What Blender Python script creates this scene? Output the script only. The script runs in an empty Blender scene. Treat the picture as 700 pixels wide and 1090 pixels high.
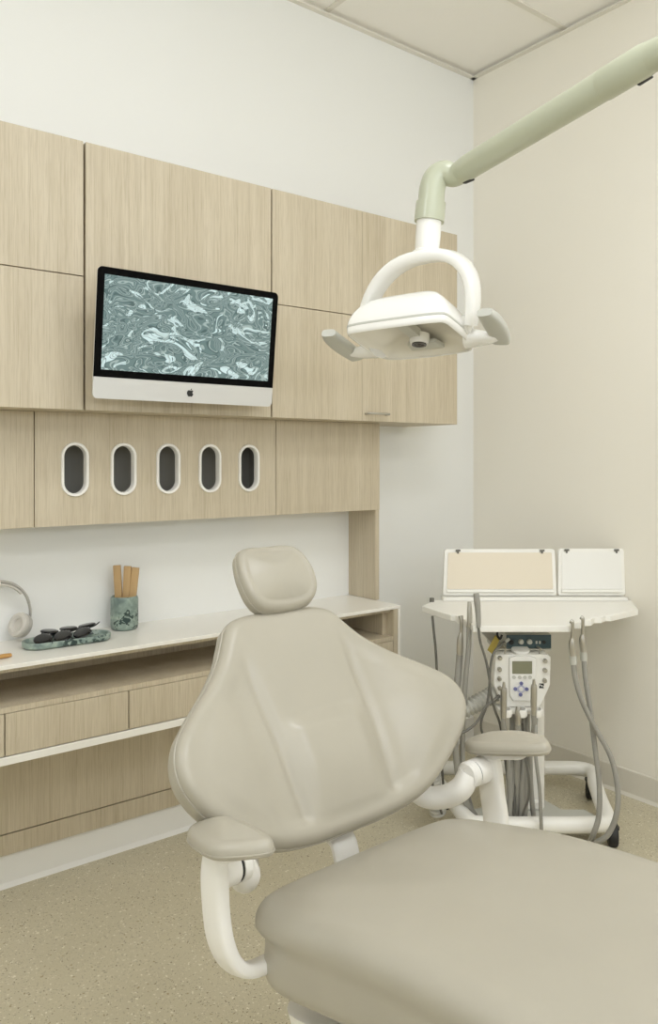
import bpy, bmesh, math, random
from mathutils import Vector, Matrix
random.seed(7)
S = bpy.context.scene
C = S.collection
PI = math.pi
# ------------------------------------------------------------------ viewpoint (metres; wall with cabinets is Y=0, side wall is X=0)
F, HX, HY = 839.0, 350.0, 489.0
TH = math.atan2(1090.0, F)
FW = Vector((math.cos(TH), math.sin(TH), 0)); RT = Vector((math.sin(TH), -math.cos(TH), 0))
EYE = Vector((-2.7933, -2.5191, 1.3072))
CEIL = 3.1043

def Pd(px, py, d):                      # a measured point of the room at distance d
    return EYE + d * (FW + (px - HX) / F * RT) + Vector((0, 0, (HY - py) / F * d))
def Pz(px, py, z):                      # the same, at height z
    return Pd(px, py, (EYE.z - z) / ((py - HY) / F))

cam_d = bpy.data.cameras.new('camera'); cam = bpy.data.objects.new('camera', cam_d); C.objects.link(cam)
cam.location = EYE; cam.rotation_euler = (PI / 2, 0, TH - PI / 2)
cam_d.sensor_fit = 'HORIZONTAL'; cam_d.sensor_width = 36; cam_d.lens = F / 700 * 36
cam_d.shift_y = -56 / 700; cam_d.clip_start = 0.02
S.camera = cam

# ------------------------------------------------------------------ materials
MATS = {}
def mat(name, col, rough=.5, metal=0, coat=0, spec=.5, emit=None, emit_s=1, bump=None):
    m = bpy.data.materials.new(name); m.use_nodes = True
    b = m.node_tree.nodes['Principled BSDF']
    b.inputs['Base Color'].default_value = (*col, 1); b.inputs['Roughness'].default_value = rough
    b.inputs['Metallic'].default_value = metal; b.inputs['Coat Weight'].default_value = coat
    b.inputs['Specular IOR Level'].default_value = spec
    if emit:
        b.inputs['Emission Color'].default_value = (*emit, 1); b.inputs['Emission Strength'].default_value = emit_s
    if bump:
        nt = m.node_tree; no = nt.nodes.new('ShaderNodeTexNoise'); no.inputs['Scale'].default_value = bump[0]; no.inputs['Detail'].default_value = 4
        g = nt.nodes.new('ShaderNodeNewGeometry'); nt.links.new(g.outputs['Position'], no.inputs['Vector'])
        bp = nt.nodes.new('ShaderNodeBump'); bp.inputs['Strength'].default_value = bump[1]; bp.inputs['Distance'].default_value = bump[2]
        nt.links.new(no.outputs['Fac'], bp.inputs['Height']); nt.links.new(bp.outputs['Normal'], b.inputs['Normal'])
    MATS[name] = m
    return m
def nodes(m): return m.node_tree, m.node_tree.nodes, m.node_tree.links
def ramp(nt, stops, interp='LINEAR'):
    r = nt.nodes.new('ShaderNodeValToRGB'); r.color_ramp.interpolation = interp
    e = r.color_ramp.elements
    e[0].position, e[0].color = stops[0][0], (*stops[0][1], 1)
    e[1].position, e[1].color = stops[-1][0], (*stops[-1][1], 1)
    for p, c in stops[1:-1]:
        k = e.new(p); k.color = (*c, 1)
    return r
def tex(nt, kind, vec, **kw):
    n = nt.nodes.new(kind)
    for k, v in kw.items():
        if k in n.inputs: n.inputs[k].default_value = v
        else: setattr(n, k, v)
    if vec is not None: nt.links.new(vec, n.inputs['Vector'])
    return n
def scaled(nt, src, s):
    mp = nt.nodes.new('ShaderNodeMapping'); mp.inputs['Scale'].default_value = s
    nt.links.new(src, mp.inputs['Vector']); return mp.outputs['Vector']
def mixc(nt, a, b, fac, mode='MIX'):
    m = nt.nodes.new('ShaderNodeMix'); m.data_type = 'RGBA'; m.blend_type = mode
    for s, v in ((m.inputs[0], fac), (m.inputs[6], a), (m.inputs[7], b)):
        if hasattr(v, 'links'): nt.links.new(v, s)
        else: s.default_value = v if isinstance(v, float) else (*v, 1)
    return m.outputs[2]

M_WALL = mat('wall_paint', (.85, .85, .82), .85, bump=(180, .08, .001))
M_WALLB = mat('side_wall_paint', (.90, .865, .775), .8, bump=(180, .08, .001))
M_TILE = mat('ceiling_tile', (.93, .905, .85), .95, bump=(120, .25, .002))
M_GRID = mat('ceiling_grid', (.78, .75, .67), .5)
M_BASE = mat('vinyl_base', (.74, .705, .62), .45)
M_BASEW = mat('white_vinyl_base', (.84, .83, .80), .45)
M_WHITE = mat('white_plastic', (.88, .86, .81), .3)
M_LAMPW = mat('lamp_white', (.90, .89, .85), .22, coat=.3)
M_LAMPG = mat('lamp_sage', (.50, .52, .395), .28, coat=.2)
M_GREYP = mat('grey_handle', (.56, .56, .51), .4)
M_REFL = mat('reflector', (.84, .81, .74), .22, metal=.2)
M_QUARTZ = mat('white_quartz', (.88, .855, .79), .25)
M_BLACK = mat('black_gloss', (.003, .003, .003), .2, spec=.05)
M_BLACKM = mat('black_matt', (.018, .018, .018), .5)
M_ALU = mat('aluminium', (.66, .66, .65), .36, metal=.4)
M_STEEL = mat('steel', (.50, .48, .43), .3, metal=.85)
M_HOSE = mat('grey_hose', (.33, .32, .285), .55)
M_CORR = mat('ribbed_grey', (.50, .49, .44), .5)
M_HOSED = mat('dark_hose', (.15, .145, .125), .55)
M_CART = mat('cart_enamel', (.90, .885, .83), .35)
M_CREAM = mat('cream_panel', (.80, .72, .585), .45)
M_PANELW = mat('white_panel', (.88, .87, .83), .4)
M_TEAL = mat('teal_box', (.045, .085, .10), .35)
M_LCD = mat('lcd', (.23, .23, .15), .25)
M_BLUE = mat('blue_key', (.16, .17, .36), .4)
M_LAV = mat('lavender_pad', (.55, .55, .68), .5)
M_YEL = mat('yellow_tag', (.56, .44, .10), .6)
M_STICK = mat('bamboo', (.50, .33, .155), .6)
M_ORNG = mat('orange_wood', (.55, .30, .09), .55)
M_GLASS = mat('tinted_lens', (.012, .012, .013), .16)
M_HEADP = mat('headphone_beige', (.46, .44, .40), .42)
M_CUSH = mat('ear_cushion', (.62, .59, .53), .6)
M_INNER = mat('grey_melamine', (.40, .39, .35), .6)
M_DARKGAP = mat('dark_gap', (.03, .025, .02), .9)
M_LIGHTP = mat('light_diffuser', (.9, .9, .88), .6, emit=(1, .93, .82), emit_s=1.0)
M_BULB = mat('bulb', (.10, .09, .08), .2, metal=.4)
M_GREYLEG = mat('base_grey', (.62, .60, .53), .4)

def wood(name, lo, mid, hi):
    m = mat(name, mid, .5); nt, N, L = nodes(m); b = N['Principled BSDF']
    g = N.new('ShaderNodeNewGeometry').outputs['Position']
    big = tex(nt, 'ShaderNodeTexNoise', scaled(nt, g, (14, 14, .7)), Scale=1.0, Detail=5.0, Roughness=.6, Distortion=.6)
    fine = tex(nt, 'ShaderNodeTexNoise', scaled(nt, g, (190, 190, 3.0)), Scale=1.0, Detail=3.0, Roughness=.6)
    pore = tex(nt, 'ShaderNodeTexNoise', scaled(nt, g, (420, 420, 14)), Scale=1.0, Detail=2.0)
    r1 = ramp(nt, [(.32, lo), (.5, mid), (.68, hi)]); L.new(big.outputs['Fac'], r1.inputs['Fac'])
    r2 = ramp(nt, [(.30, (.84, .82, .78)), (.52, (1, 1, 1)), (.75, (1.03, 1.03, 1.04))]); L.new(fine.outputs['Fac'], r2.inputs['Fac'])
    r3 = ramp(nt, [(.36, (.84, .82, .78)), (.5, (1, 1, 1))]); L.new(pore.outputs['Fac'], r3.inputs['Fac'])
    c = mixc(nt, r1.outputs['Color'], r2.outputs['Color'], .85, 'MULTIPLY')
    c = mixc(nt, c, r3.outputs['Color'], .6, 'MULTIPLY')
    L.new(c, b.inputs['Base Color'])
    return m
M_WOOD = wood('light_ash_laminate', (.535, .46, .335), (.575, .50, .37), (.62, .545, .415))

def upholstery(name, col):
    m = mat(name, col, .33); nt, N, L = nodes(m); b = N['Principled BSDF']
    g = N.new('ShaderNodeNewGeometry').outputs['Position']
    n = tex(nt, 'ShaderNodeTexVoronoi', g, Scale=900.0); n2 = tex(nt, 'ShaderNodeTexNoise', g, Scale=7.0, Detail=3.0)
    bp = N.new('ShaderNodeBump'); bp.inputs['Strength'].default_value = .06; bp.inputs['Distance'].default_value = .0006
    L.new(n.outputs['Distance'], bp.inputs['Height']); L.new(bp.outputs['Normal'], b.inputs['Normal'])
    r = ramp(nt, [(.3, tuple(c * .975 for c in col)), (.7, tuple(min(1, c * 1.025) for c in col))]); L.new(n2.outputs['Fac'], r.inputs['Fac'])
    L.new(r.outputs['Color'], b.inputs['Base Color'])
    return m
M_VINYL = upholstery('taupe_vinyl', (.43, .40, .328))

def floor_mat():
    m = mat('speckled_vinyl', (.4, .35, .24), .42); nt, N, L = nodes(m); b = N['Principled BSDF']
    g = N.new('ShaderNodeNewGeometry').outputs['Position']
    cloud = tex(nt, 'ShaderNodeTexNoise', g, Scale=2.0, Detail=4.0)
    r0 = ramp(nt, [(.3, (.555, .505, .365)), (.7, (.615, .56, .415))]); L.new(cloud.outputs['Fac'], r0.inputs['Fac'])
    c = r0.outputs['Color']
    for sc, th, col, seed in ((95, .16, (.80, .75, .62), 0), (120, .15, (.25, .20, .125), 3.3), (80, .13, (.40, .33, .20), 7.1), (160, .2, (.72, .66, .52), 11.0), (210, .16, (.17, .14, .09), 17.0)):
        mp = N.new('ShaderNodeMapping'); mp.inputs['Location'].default_value = (seed, seed * .7, 0); L.new(g, mp.inputs['Vector'])
        wob = tex(nt, 'ShaderNodeTexNoise', mp.outputs['Vector'], Scale=float(sc) * 1.4, Detail=1.0)
        mx = N.new('ShaderNodeMix'); mx.data_type = 'VECTOR'; mx.inputs[0].default_value = .012
        L.new(mp.outputs['Vector'], mx.inputs[4]); L.new(wob.outputs['Color'], mx.inputs[5])
        v = tex(nt, 'ShaderNodeTexVoronoi', mx.outputs[1], Scale=float(sc))
        sep = N.new('ShaderNodeSeparateColor'); L.new(v.outputs['Color'], sep.inputs[0])
        keep = N.new('ShaderNodeMath'); keep.operation = 'LESS_THAN'; keep.inputs[1].default_value = .55; L.new(sep.outputs[0], keep.inputs[0])
        th2 = N.new('ShaderNodeMath'); th2.operation = 'MULTIPLY'; th2.inputs[1].default_value = th * 2.0; L.new(sep.outputs[1], th2.inputs[0])
        lt = N.new('ShaderNodeMath'); lt.operation = 'LESS_THAN'; L.new(v.outputs['Distance'], lt.inputs[0]); L.new(th2.outputs[0], lt.inputs[1])
        mu = N.new('ShaderNodeMath'); mu.operation = 'MULTIPLY'; L.new(keep.outputs[0], mu.inputs[0]); L.new(lt.outputs[0], mu.inputs[1])
        c = mixc(nt, c, col, mu.outputs[0])
    L.new(c, b.inputs['Base Color'])
    return m
M_FLOOR = floor_mat()

def marble(name):
    m = mat(name, (.2, .3, .26), .35); nt, N, L = nodes(m); b = N['Principled BSDF']
    g = N.new('ShaderNodeNewGeometry').outputs['Position']
    n = tex(nt, 'ShaderNodeTexNoise', g, Scale=26.0, Detail=5.0, Distortion=1.2)
    r = ramp(nt, [(.3, (.13, .18, .165)), (.45, (.21, .275, .24)), (.58, (.30, .375, .32)), (.72, (.43, .48, .41))]); L.new(n.outputs['Fac'], r.inputs['Fac'])
    v = tex(nt, 'ShaderNodeTexNoise', g, Scale=75.0, Detail=6.0, Distortion=.8)
    v2 = tex(nt, 'ShaderNodeTexNoise', g, Scale=15.0, Detail=1.0)
    ad = N.new('ShaderNodeMath'); ad.operation = 'MULTIPLY'; L.new(v.outputs['Fac'], ad.inputs[0]); L.new(v2.outputs['Fac'], ad.inputs[1])
    r2 = ramp(nt, [(.335, (0, 0, 0)), (.36, (1, 1, 1))]); L.new(ad.outputs[0], r2.inputs['Fac'])
    c = mixc(nt, r.outputs['Color'], (.025, .05, .045), r2.outputs['Color'])
    L.new(c, b.inputs['Base Color'])
    return m
M_MARBLE = marble('green_marble')

def screen_mat():
    m = mat('marbled_screen', (.02, .03, .03), .2); nt, N, L = nodes(m); b = N['Principled BSDF']
    g = N.new('ShaderNodeTexCoord').outputs['Object']
    gs = scaled(nt, g, (.80, .80, 1.45))
    w = tex(nt, 'ShaderNodeTexNoise', gs, Scale=8.0, Detail=1.0, Distortion=.8)
    add = N.new('ShaderNodeMix'); add.data_type = 'VECTOR'; add.inputs[0].default_value = .20
    L.new(gs, add.inputs[4]); L.new(w.outputs['Color'], add.inputs[5])
    n1 = tex(nt, 'ShaderNodeTexNoise', add.outputs[1], Scale=17.0, Detail=.6, Distortion=1.1)
    mul = N.new('ShaderNodeMath'); mul.operation = 'MULTIPLY'; mul.inputs[1].default_value = 8.0; L.new(n1.outputs['Fac'], mul.inputs[0])
    fr = N.new('ShaderNodeMath'); fr.operation = 'FRACT'; L.new(mul.outputs[0], fr.inputs[0])
    base, dk, lt, wh = (.125, .195, .19), (.06, .105, .105), (.34, .43, .41), (.66, .82, .82)
    r = ramp(nt, [(0, dk), (.08, base), (.38, base), (.44, lt), (.54, lt), (.58, base), (.76, base), (.80, lt), (.86, lt), (.90, dk), (1, dk)]); L.new(fr.outputs[0], r.inputs['Fac'])
    n3 = tex(nt, 'ShaderNodeTexNoise', add.outputs[1], Scale=21.0, Detail=1.0, Distortion=1.4)
    r2 = ramp(nt, [(.605, (0, 0, 0)), (.618, (1, 1, 1))]); L.new(n3.outputs['Fac'], r2.inputs['Fac'])
    r4 = ramp(nt, [(.0, dk), (.05, wh), (.40, (.62, .78, .77)), (.46, dk), (.52, (.48, .60, .57)), (.9, wh), (1, dk)]); L.new(fr.outputs[0], r4.inputs['Fac'])
    c = mixc(nt, r.outputs['Color'], r4.outputs['Color'], r2.outputs['Color'])
    L.new(c, b.inputs['Emission Color']); b.inputs['Emission Strength'].default_value = .9
    return m
M_SCREEN = screen_mat()

# ------------------------------------------------------------------ object helpers
MW = {}
def tag(o, label=None, cat=None, group=None, kind=None):
    if label: o['label'] = label
    if cat: o['category'] = cat
    if group: o['group'] = group
    if kind: o['kind'] = kind
    return o
def thing(name, label, cat, loc=(0, 0, 0), rz=0, group=None):
    o = bpy.data.objects.new(name, None); C.objects.link(o)
    o.empty_display_size = .05
    o.location = loc; o.rotation_euler = (0, 0, rz)
    MW[o.name] = Matrix.Translation(Vector(loc)) @ Matrix.Rotation(rz, 4, 'Z')
    return tag(o, label, cat, group)
def obj(name, bm, m, parent=None, world=False, smooth=True, bevel=0, seg=2, subsurf=0, ang=40, label=None):
    bmesh.ops.recalc_face_normals(bm, faces=bm.faces)
    if world and parent is not None: bm.transform(MW[parent.name].inverted())
    me = bpy.data.meshes.new(name); bm.to_mesh(me); bm.free()
    me.materials.append(m)
    o = bpy.data.objects.new(name, me); C.objects.link(o)
    if parent is not None:
        o.parent = parent; MW[o.name] = MW[parent.name]
    else: MW[o.name] = Matrix.Identity(4)
    if smooth:
        for p in me.polygons: p.use_smooth = True
        if hasattr(me, 'set_sharp_from_angle'): me.set_sharp_from_angle(angle=math.radians(ang))
    if bevel:
        b = o.modifiers.new('bevel', 'BEVEL'); b.width = bevel; b.segments = seg; b.limit_method = 'ANGLE'; b.angle_limit = math.radians(35); b.harden_normals = True
    if subsurf:
        s = o.modifiers.new('sub', 'SUBSURF'); s.levels = subsurf; s.render_levels = subsurf
    if label: o['label'] = label
    return o
def BM(): return bmesh.new()
def box(bm, x0, x1, y0, y1, z0, z1):
    v = [bm.verts.new((x, y, z)) for x in (x0, x1) for y in (y0, y1) for z in (z0, z1)]
    for f in ((0, 1, 3, 2), (4, 6, 7, 5), (0, 4, 5, 1), (2, 3, 7, 6), (0, 2, 6, 4), (1, 5, 7, 3)): bm.faces.new([v[i] for i in f])
    return bm
def loft(bm, rings, cap=True, closed=True):
    vs = [[bm.verts.new(p) for p in r] for r in rings]
    n = len(rings[0])
    for a, b in zip(vs, vs[1:]):
        for i in range(n if closed else n - 1):
            j = (i + 1) % n
            bm.faces.new((a[i], a[j], b[j], b[i]))
    if cap:
        for r in (vs[0], vs[-1]):
            try: bm.faces.new(r)
            except ValueError: pass
    return vs
def prism(bm, pts, off):
    off = Vector(off)
    loft(bm, [[Vector(p) for p in pts], [Vector(p) + off for p in pts]])
    return bm
def spline(pts, n=8, closed=False):
    P = [Vector(p) for p in pts]; out = []
    m = len(P)
    rng = range(m if closed else m - 1)
    for i in rng:
        if closed: p0, p1, p2, p3 = P[(i - 1) % m], P[i], P[(i + 1) % m], P[(i + 2) % m]
        else:
            p1, p2 = P[i], P[i + 1]; p0 = P[i - 1] if i else p1 * 2 - p2; p3 = P[i + 2] if i + 2 < m else p2 * 2 - p1
        for k in range(n):
            t = k / n; t2, t3 = t * t, t * t * t
            out.append(.5 * (2 * p1 + (p2 - p0) * t + (2 * p0 - 5 * p1 + 4 * p2 - p3) * t2 + (3 * p1 - p0 - 3 * p2 + p3) * t3))
    if not closed: out.append(P[-1])
    return out
def tube(bm, pts, r, seg=12, n=0, closed=False, flat=None, up=None):
    """swept round bar; r a number or one per point; flat=(a,b) gives an elliptical/rectangular section"""
    if n:
        if not isinstance(r, (int, float)):
            rr = spline([(q, 0, 0) for q in r], n, closed); r = [q.x for q in rr]
        pts = spline(pts, n, closed)
    P = [Vector(p) for p in pts]; m = len(P)
    R = [r] * m if isinstance(r, (int, float)) else list(r)
    T = []
    for i in range(m):
        if closed: t = P[(i + 1) % m] - P[i - 1]
        else: t = P[min(i + 1, m - 1)] - P[max(i - 1, 0)]
        T.append(t.normalized())
    u = Vector(up) if up else (Vector((0, 0, 1)) if abs(T[0].z) < .9 else Vector((1, 0, 0)))
    rings = []
    for i in range(m):
        u = (u - T[i] * u.dot(T[i])).normalized(); w = T[i].cross(u)
        ring = []
        for k in range(seg):
            a = 2 * PI * k / seg
            ca, sa = math.cos(a), math.sin(a)
            if flat:
                e = flat[2] if len(flat) > 2 else 1
                ca = math.copysign(abs(ca) ** e, ca); sa = math.copysign(abs(sa) ** e, sa)
                ring.append(P[i] + u * ca * flat[0] * R[i] + w * sa * flat[1] * R[i])
            else: ring.append(P[i] + (u * ca + w * sa) * R[i])
        rings.append(ring)
    if closed: loft(bm, rings + [rings[0]], cap=False); bmesh.ops.remove_doubles(bm, verts=bm.verts, dist=1e-5)
    else: loft(bm, rings)
    return bm
def lathe(bm, prof, o=(0, 0, 0), axis=(0, 0, 1), seg=24):
    """prof: (radius, height) pairs along axis from o"""
    q = Vector((0, 0, 1)).rotation_difference(Vector(axis).normalized()); o = Vector(o)
    rings = []
    for r, h in prof:
        rings.append([o + q @ Vector((max(r, 1e-5) * math.cos(2 * PI * k / seg), max(r, 1e-5) * math.sin(2 * PI * k / seg), h)) for k in range(seg)])
    loft(bm, rings)
    return bm
def rrect(w, d, r, n=5):
    pts = []
    for cx, cy, a0 in ((w / 2 - r, d / 2 - r, 0), (-w / 2 + r, d / 2 - r, 90), (-w / 2 + r, -d / 2 + r, 180), (w / 2 - r, -d / 2 + r, 270)):
        for k in range(n + 1):
            a = math.radians(a0 + 90 * k / n); pts.append((cx + r * math.cos(a), cy + r * math.sin(a)))
    return pts
def resample(pts, n):
    P = [Vector((p[0], p[1], 0)) for p in pts]; P.append(P[0])
    d = [0]
    for a, b in zip(P, P[1:]): d.append(d[-1] + (b - a).length)
    out = []; j = 0
    for k in range(n):
        t = d[-1] * k / n
        while d[j + 1] < t: j += 1
        f = (t - d[j]) / max(1e-9, d[j + 1] - d[j]); out.append(P[j].lerp(P[j + 1], f))
    return out
def inset_fn(P):
    n = len(P); area = sum(P[i].x * P[(i + 1) % n].y - P[(i + 1) % n].x * P[i].y for i in range(n))
    s = 1 if area > 0 else -1
    N = []
    for i in range(n):
        t = (P[(i + 2) % n] - P[i - 2]).normalized(); N.append(Vector((-t.y, t.x, 0)) * s)
    return lambda d: [P[i] + N[i] * d for i in range(n)]
def cushion(bm, outline, fr, thick, rt, rb, dome=0, g=None, npts=120, inner=14, centre=None, nround=6, pw=1.0, rings_out=None, ease=2.0):
    """upholstered slab: outline in (u,v), fr(u,v,w)->point; w runs from -thick (back) to 0 (front)"""
    P = resample(outline, npts); ins = inset_fn(P)
    cx = centre or (sum(p.x for p in P) / npts, sum(p.y for p in P) / npts); cen = Vector((cx[0], cx[1], 0))
    rings = []
    def put(L, w, top, s=1.0):
        rings.append([(p.x, p.y, w + ((g(p.x, p.y, s) if (g and top) else 0))) for p in L])
    bk = ins(rb)
    for s in (.02, .5, .85): put([cen.lerp(p, s) for p in bk], -thick, False)
    for k in range(nround + 1):
        a = PI / 2 * k / nround
        put(ins(rb * (1 - math.sin(a))), -thick + rb * (1 - math.cos(a)), False)
    tp = ins(rt)
    for k in range(nround + 1):
        a = PI / 2 * k / nround
        put(ins(rt * (1 - math.cos(a))), -rt * (1 - math.sin(a)), k == nround)
    for k in range(1, inner + 1):
        s = 1 - k / inner
        s = max(s, .004)
        put([cen.lerp(p, s) for p in tp], dome * (1 - s ** ease), True, s)
    loft(bm, [[Vector(fr(*q)) for q in r] for r in rings])
    return bm

# ------------------------------------------------------------------ the room
X0, Y0 = -5.4, -4.7
def struct(name, bm, m, **k):
    o = obj(name, bm, m, **k); o['kind'] = 'structure'; return o
struct('floor', box(BM(), X0, 0, Y0, 0, -.05, 0), M_FLOOR, smooth=False)
struct('wall_back', box(BM(), X0 - .1, .1, 0, .1, -.05, CEIL + .1), M_WALL, smooth=False)
struct('wall_side', box(BM(), 0, .1, Y0 - .1, 0, -.05, CEIL + .1), M_WALLB, smooth=False)
struct('wall_left', box(BM(), X0 - .1, X0, Y0 - .1, 0, -.05, CEIL + .1), M_WALL, smooth=False)
wf = BM(); WX0, WX1, WZ0, WZ1 = -4.3, -1.3, 1.15, 2.75       # the wall behind the viewer, with a wide unseen window added to light the ceiling
box(wf, X0, WX0, Y0 - .1, Y0, -.05, CEIL + .1); box(wf, WX1, 0, Y0 - .1, Y0, -.05, CEIL + .1)
box(wf, WX0, WX1, Y0 - .1, Y0, -.05, WZ0); box(wf, WX0, WX1, Y0 - .1, Y0, WZ1, CEIL + .1)
struct('wall_front', wf, M_WALL, smooth=False)
win = BM()
for q in ((WX0, WX0 + .05, WZ0, WZ1), (WX1 - .05, WX1, WZ0, WZ1), (WX0 + .05, WX1 - .05, WZ0, WZ0 + .05), (WX0 + .05, WX1 - .05, WZ1 - .05, WZ1), (-2.825, -2.775, WZ0 + .05, WZ1 - .05)): box(win, q[0], q[1], Y0 - .08, Y0 - .03, q[2], q[3])
struct('added_window_1', win, M_WHITE, smooth=False)  # unseen window frame, added around the fill light
fill_light = bpy.data.lights.new('ceiling_fill', 'AREA'); fill_light.shape = 'RECTANGLE'; fill_light.size = 2.9; fill_light.size_y = 1.5; fill_light.energy = 84; fill_light.color = (.90, .965, 1.06)
so = bpy.data.objects.new('ceiling_fill', fill_light); C.objects.link(so); so.location = (-2.8, Y0 - .02, 1.95); so.rotation_euler = (math.radians(90 + 66), 0, 0)  # area light in the added window, aimed up to brighten ceiling and upper walls
# ceiling: lay-in tiles on a grid, one surface
XT, YT = -.872, -.512                       # first cross tees measured from the corner
ct = BM(); cg = BM()
box(ct, X0, 0, Y0, 0, CEIL + .004, CEIL + .05)
xs = []; x = XT
while x > X0: xs.append(x); x -= 1.22
ys = []; y = YT
while y > Y0: ys.append(y); y -= .61
for x in xs: box(cg, x - .012, x + .012, Y0, 0, CEIL - .001, CEIL + .008)
for y in ys: box(cg, X0, 0, y - .012, y + .012, CEIL - .0012, CEIL + .0078)
struct('ceiling', ct, M_TILE, smooth=False)
struct('trim_1', cg, M_GRID, smooth=False)
mo = BM()
prof = [(0, 0), (.022, 0), (.022, .006), (.004, .01), (.004, .03), (0, .03)]
prism(mo, [(X0, -a, CEIL - .012 + b - .006) for a, b in prof], (-X0, 0, 0))
prism(mo, [(-a, Y0, CEIL - .012 + b - .006) for a, b in prof], (0, -Y0, 0))
struct('trim_2', mo, M_GRID, smooth=False)
def baseboard(name, m, pts, d):
    prof = [(0, 0), (.012, 0), (.0095, .004), (.004, .012), (.004, .098), (.0015, .102), (0, .102)]
    bm = BM(); prism(bm, pts(prof), d); return struct(name, bm, m, ang=25)
bb = BM()
baseboard('baseboard_back', M_BASEW, lambda p: [(X0, -a * 1.6, b) for a, b in p], (-X0, 0, 0))
baseboard('baseboard_side', M_BASE, lambda p: [(-a, Y0, b) for a, b in p], (0, -Y0, 0))
bb.free()
# lay-in ceiling lamps: real lamps over the room
def troffer(xc, yc, power, lbl):
    t = thing('ceiling_light', lbl, 'ceiling light', (xc, yc, CEIL - .004), 0, 'ceiling lights over the room')
    fr = BM()
    for a in ((-.60, -.57, -.295, .295), (.57, .60, -.295, .295), (-.57, .57, -.295, -.265), (-.57, .57, .265, .295)): box(fr, a[0], a[1], a[2], a[3], -.006, .004)
    obj('frame', fr, M_GRID, t, smooth=False)
    obj('diffuser', box(BM(), -.57, .57, -.265, .265, -.002, .003), M_LIGHTP, t, smooth=False)
    ld = bpy.data.lights.new('lamp', 'AREA'); ld.shape = 'RECTANGLE'; ld.size = 1.1; ld.size_y = .5; ld.energy = power; ld.color = (.94, .98, 1.06)
    lo = bpy.data.objects.new('lamp', ld); C.objects.link(lo); lo.parent = t; lo.location = (0, 0, -.012)
TX = [XT - .61 - 1.22 * k for k in range(4)]; TY = [YT - .305 - .61 * k for k in range(7)]
troffer(TX[0], TY[2], 13, 'lay-in ceiling light panel over the dental chair')
troffer(TX[2], TY[1], 13, 'lay-in ceiling light panel over the cabinet run')
troffer(TX[0], TY[5], 13, 'lay-in ceiling light panel near the side wall behind the viewer')
troffer(TX[2], TY[5], 6, 'lay-in ceiling light panel behind the viewer by the far wall')

# ------------------------------------------------------------------ wall cabinets
ZB, ZT, ZS, YU = 1.4487, 2.2180, 1.8315, -.302
def wall_cabinet(x0, x1, label, rows, handle=False, tight=()):
    t = thing('wall_cabinet', label, 'cabinet', ((x0 + x1) / 2, 0, ZB), 0, 'wall cabinets')
    obj('carcass', box(BM(), x0 + .0005, x1 - .0005, YU + .0205, -.0005, ZB, ZT), M_WOOD, t, world=True, smooth=False)
    gp = .0014
    for z0, z1 in rows:
        d = obj('door', box(BM(), x0 + (.0003 if 0 in tight else gp), x1 - (.0003 if 1 in tight else gp), YU, YU + .0195, z0 + (0 if z0 == ZB else gp), z1 - (.0 if z1 == ZT else gp)), M_WOOD, t, world=True, bevel=.0006, seg=1)
        if handle and z0 == ZB:
            hb = BM(); hx0, hx1, hz = -.922, -.815, ZB + .027
            tube(hb, [(hx0 + .004, YU + .001, hz), (hx0 + .004, YU - .022, hz), (hx0 + .008, YU - .026, hz), (hx1 - .008, YU - .026, hz), (hx1 - .004, YU - .022, hz), (hx1 - .004, YU + .001, hz)], .0042, 10)
            obj('handle', hb, M_STEEL, d, world=True, label='slim steel bar handle')
    return t
two = ((ZB, ZS), (ZS, ZT))
wall_cabinet(-2.86, -1.9725, 'light wood wall cabinet with two stacked doors, next to the computer', two)
wall_cabinet(-1.9680, -1.3310, 'tall single-door light wood wall cabinet behind the mounted computer', ((ZB, ZT),))
wall_cabinet(-1.3285, -.9320, 'light wood wall cabinet with stacked doors, between computer and dental lamp', two, tight=(1,))
wall_cabinet(-.9320, -.4295, 'end light wood wall cabinet with a steel bar handle, behind the dental lamp', two, True, tight=(0,))
# ------------------------------------------------------------------ dispenser cabinets under the wall cabinets
DB, DT, DY = 1.1085, 1.4480, -.174
SLX = [-1.9525, -1.7990, -1.6465, -1.4940, -1.3405]; SLZ = 1.277; SW, SH = .0335, .0730   # opening half sizes
def stadium(hw, hh, n=12):
    p = []
    for k in range(n + 1):
        a = PI * k / n; p.append((hw * math.cos(a), hh - hw + hw * math.sin(a)))
    for k in range(n + 1):
        a = PI + PI * k / n; p.append((hw * math.cos(a), -(hh - hw) + hw * math.sin(a)))
    return p
def hole_panel(bm, x0, x1, z0, z1, y0, y1, cx, cz, hw, hh):
    st = stadium(hw, hh)
    for x, z in ((x0, z0), (x1, z0), (x1, z1), (x0, z1)): pass
    ring = []
    for a, b in st:                                   # push every point of the opening out to the rectangle
        k = 1e9
        if abs(a) > 1e-6: k = min(k, ((x1 - cx) if a > 0 else (x0 - cx)) / a)
        if abs(b) > 1e-6: k = min(k, ((z1 - cz) if b > 0 else (z0 - cz)) / b)
        ring.append([cx + a * k, cz + b * k])
    for x, z in ((x0, z0), (x1, z0), (x1, z1), (x0, z1)):
        i = min(range(len(ring)), key=lambda q: (ring[q][0] - x) ** 2 + (ring[q][1] - z) ** 2); ring[i] = [x, z]
    I = [(cx + a, cz + b) for a, b in st]
    rings = [[(a, y1, b) for a, b in I], [(a, y0, b) for a, b in I], [(a, y0, b) for a, b in ring], [(a, y1, b) for a, b in ring], [(a, y1, b) for a, b in I]]
    loft(bm, rings, cap=False)
def open_carcass(bm, x0, x1, z0, z1, y0, y1, t=.012):
    box(bm, x0, x0 + t, y0, y1, z0, z1); box(bm, x1 - t, x1, y0, y1, z0, z1)
    box(bm, x0 + t, x1 - t, y0, y1, z0, z0 + t); box(bm, x0 + t, x1 - t, y0, y1, z1 - t, z1); box(bm, x0 + t, x1 - t, y1 - t, y1, z0 + t, z1 - t)
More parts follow.
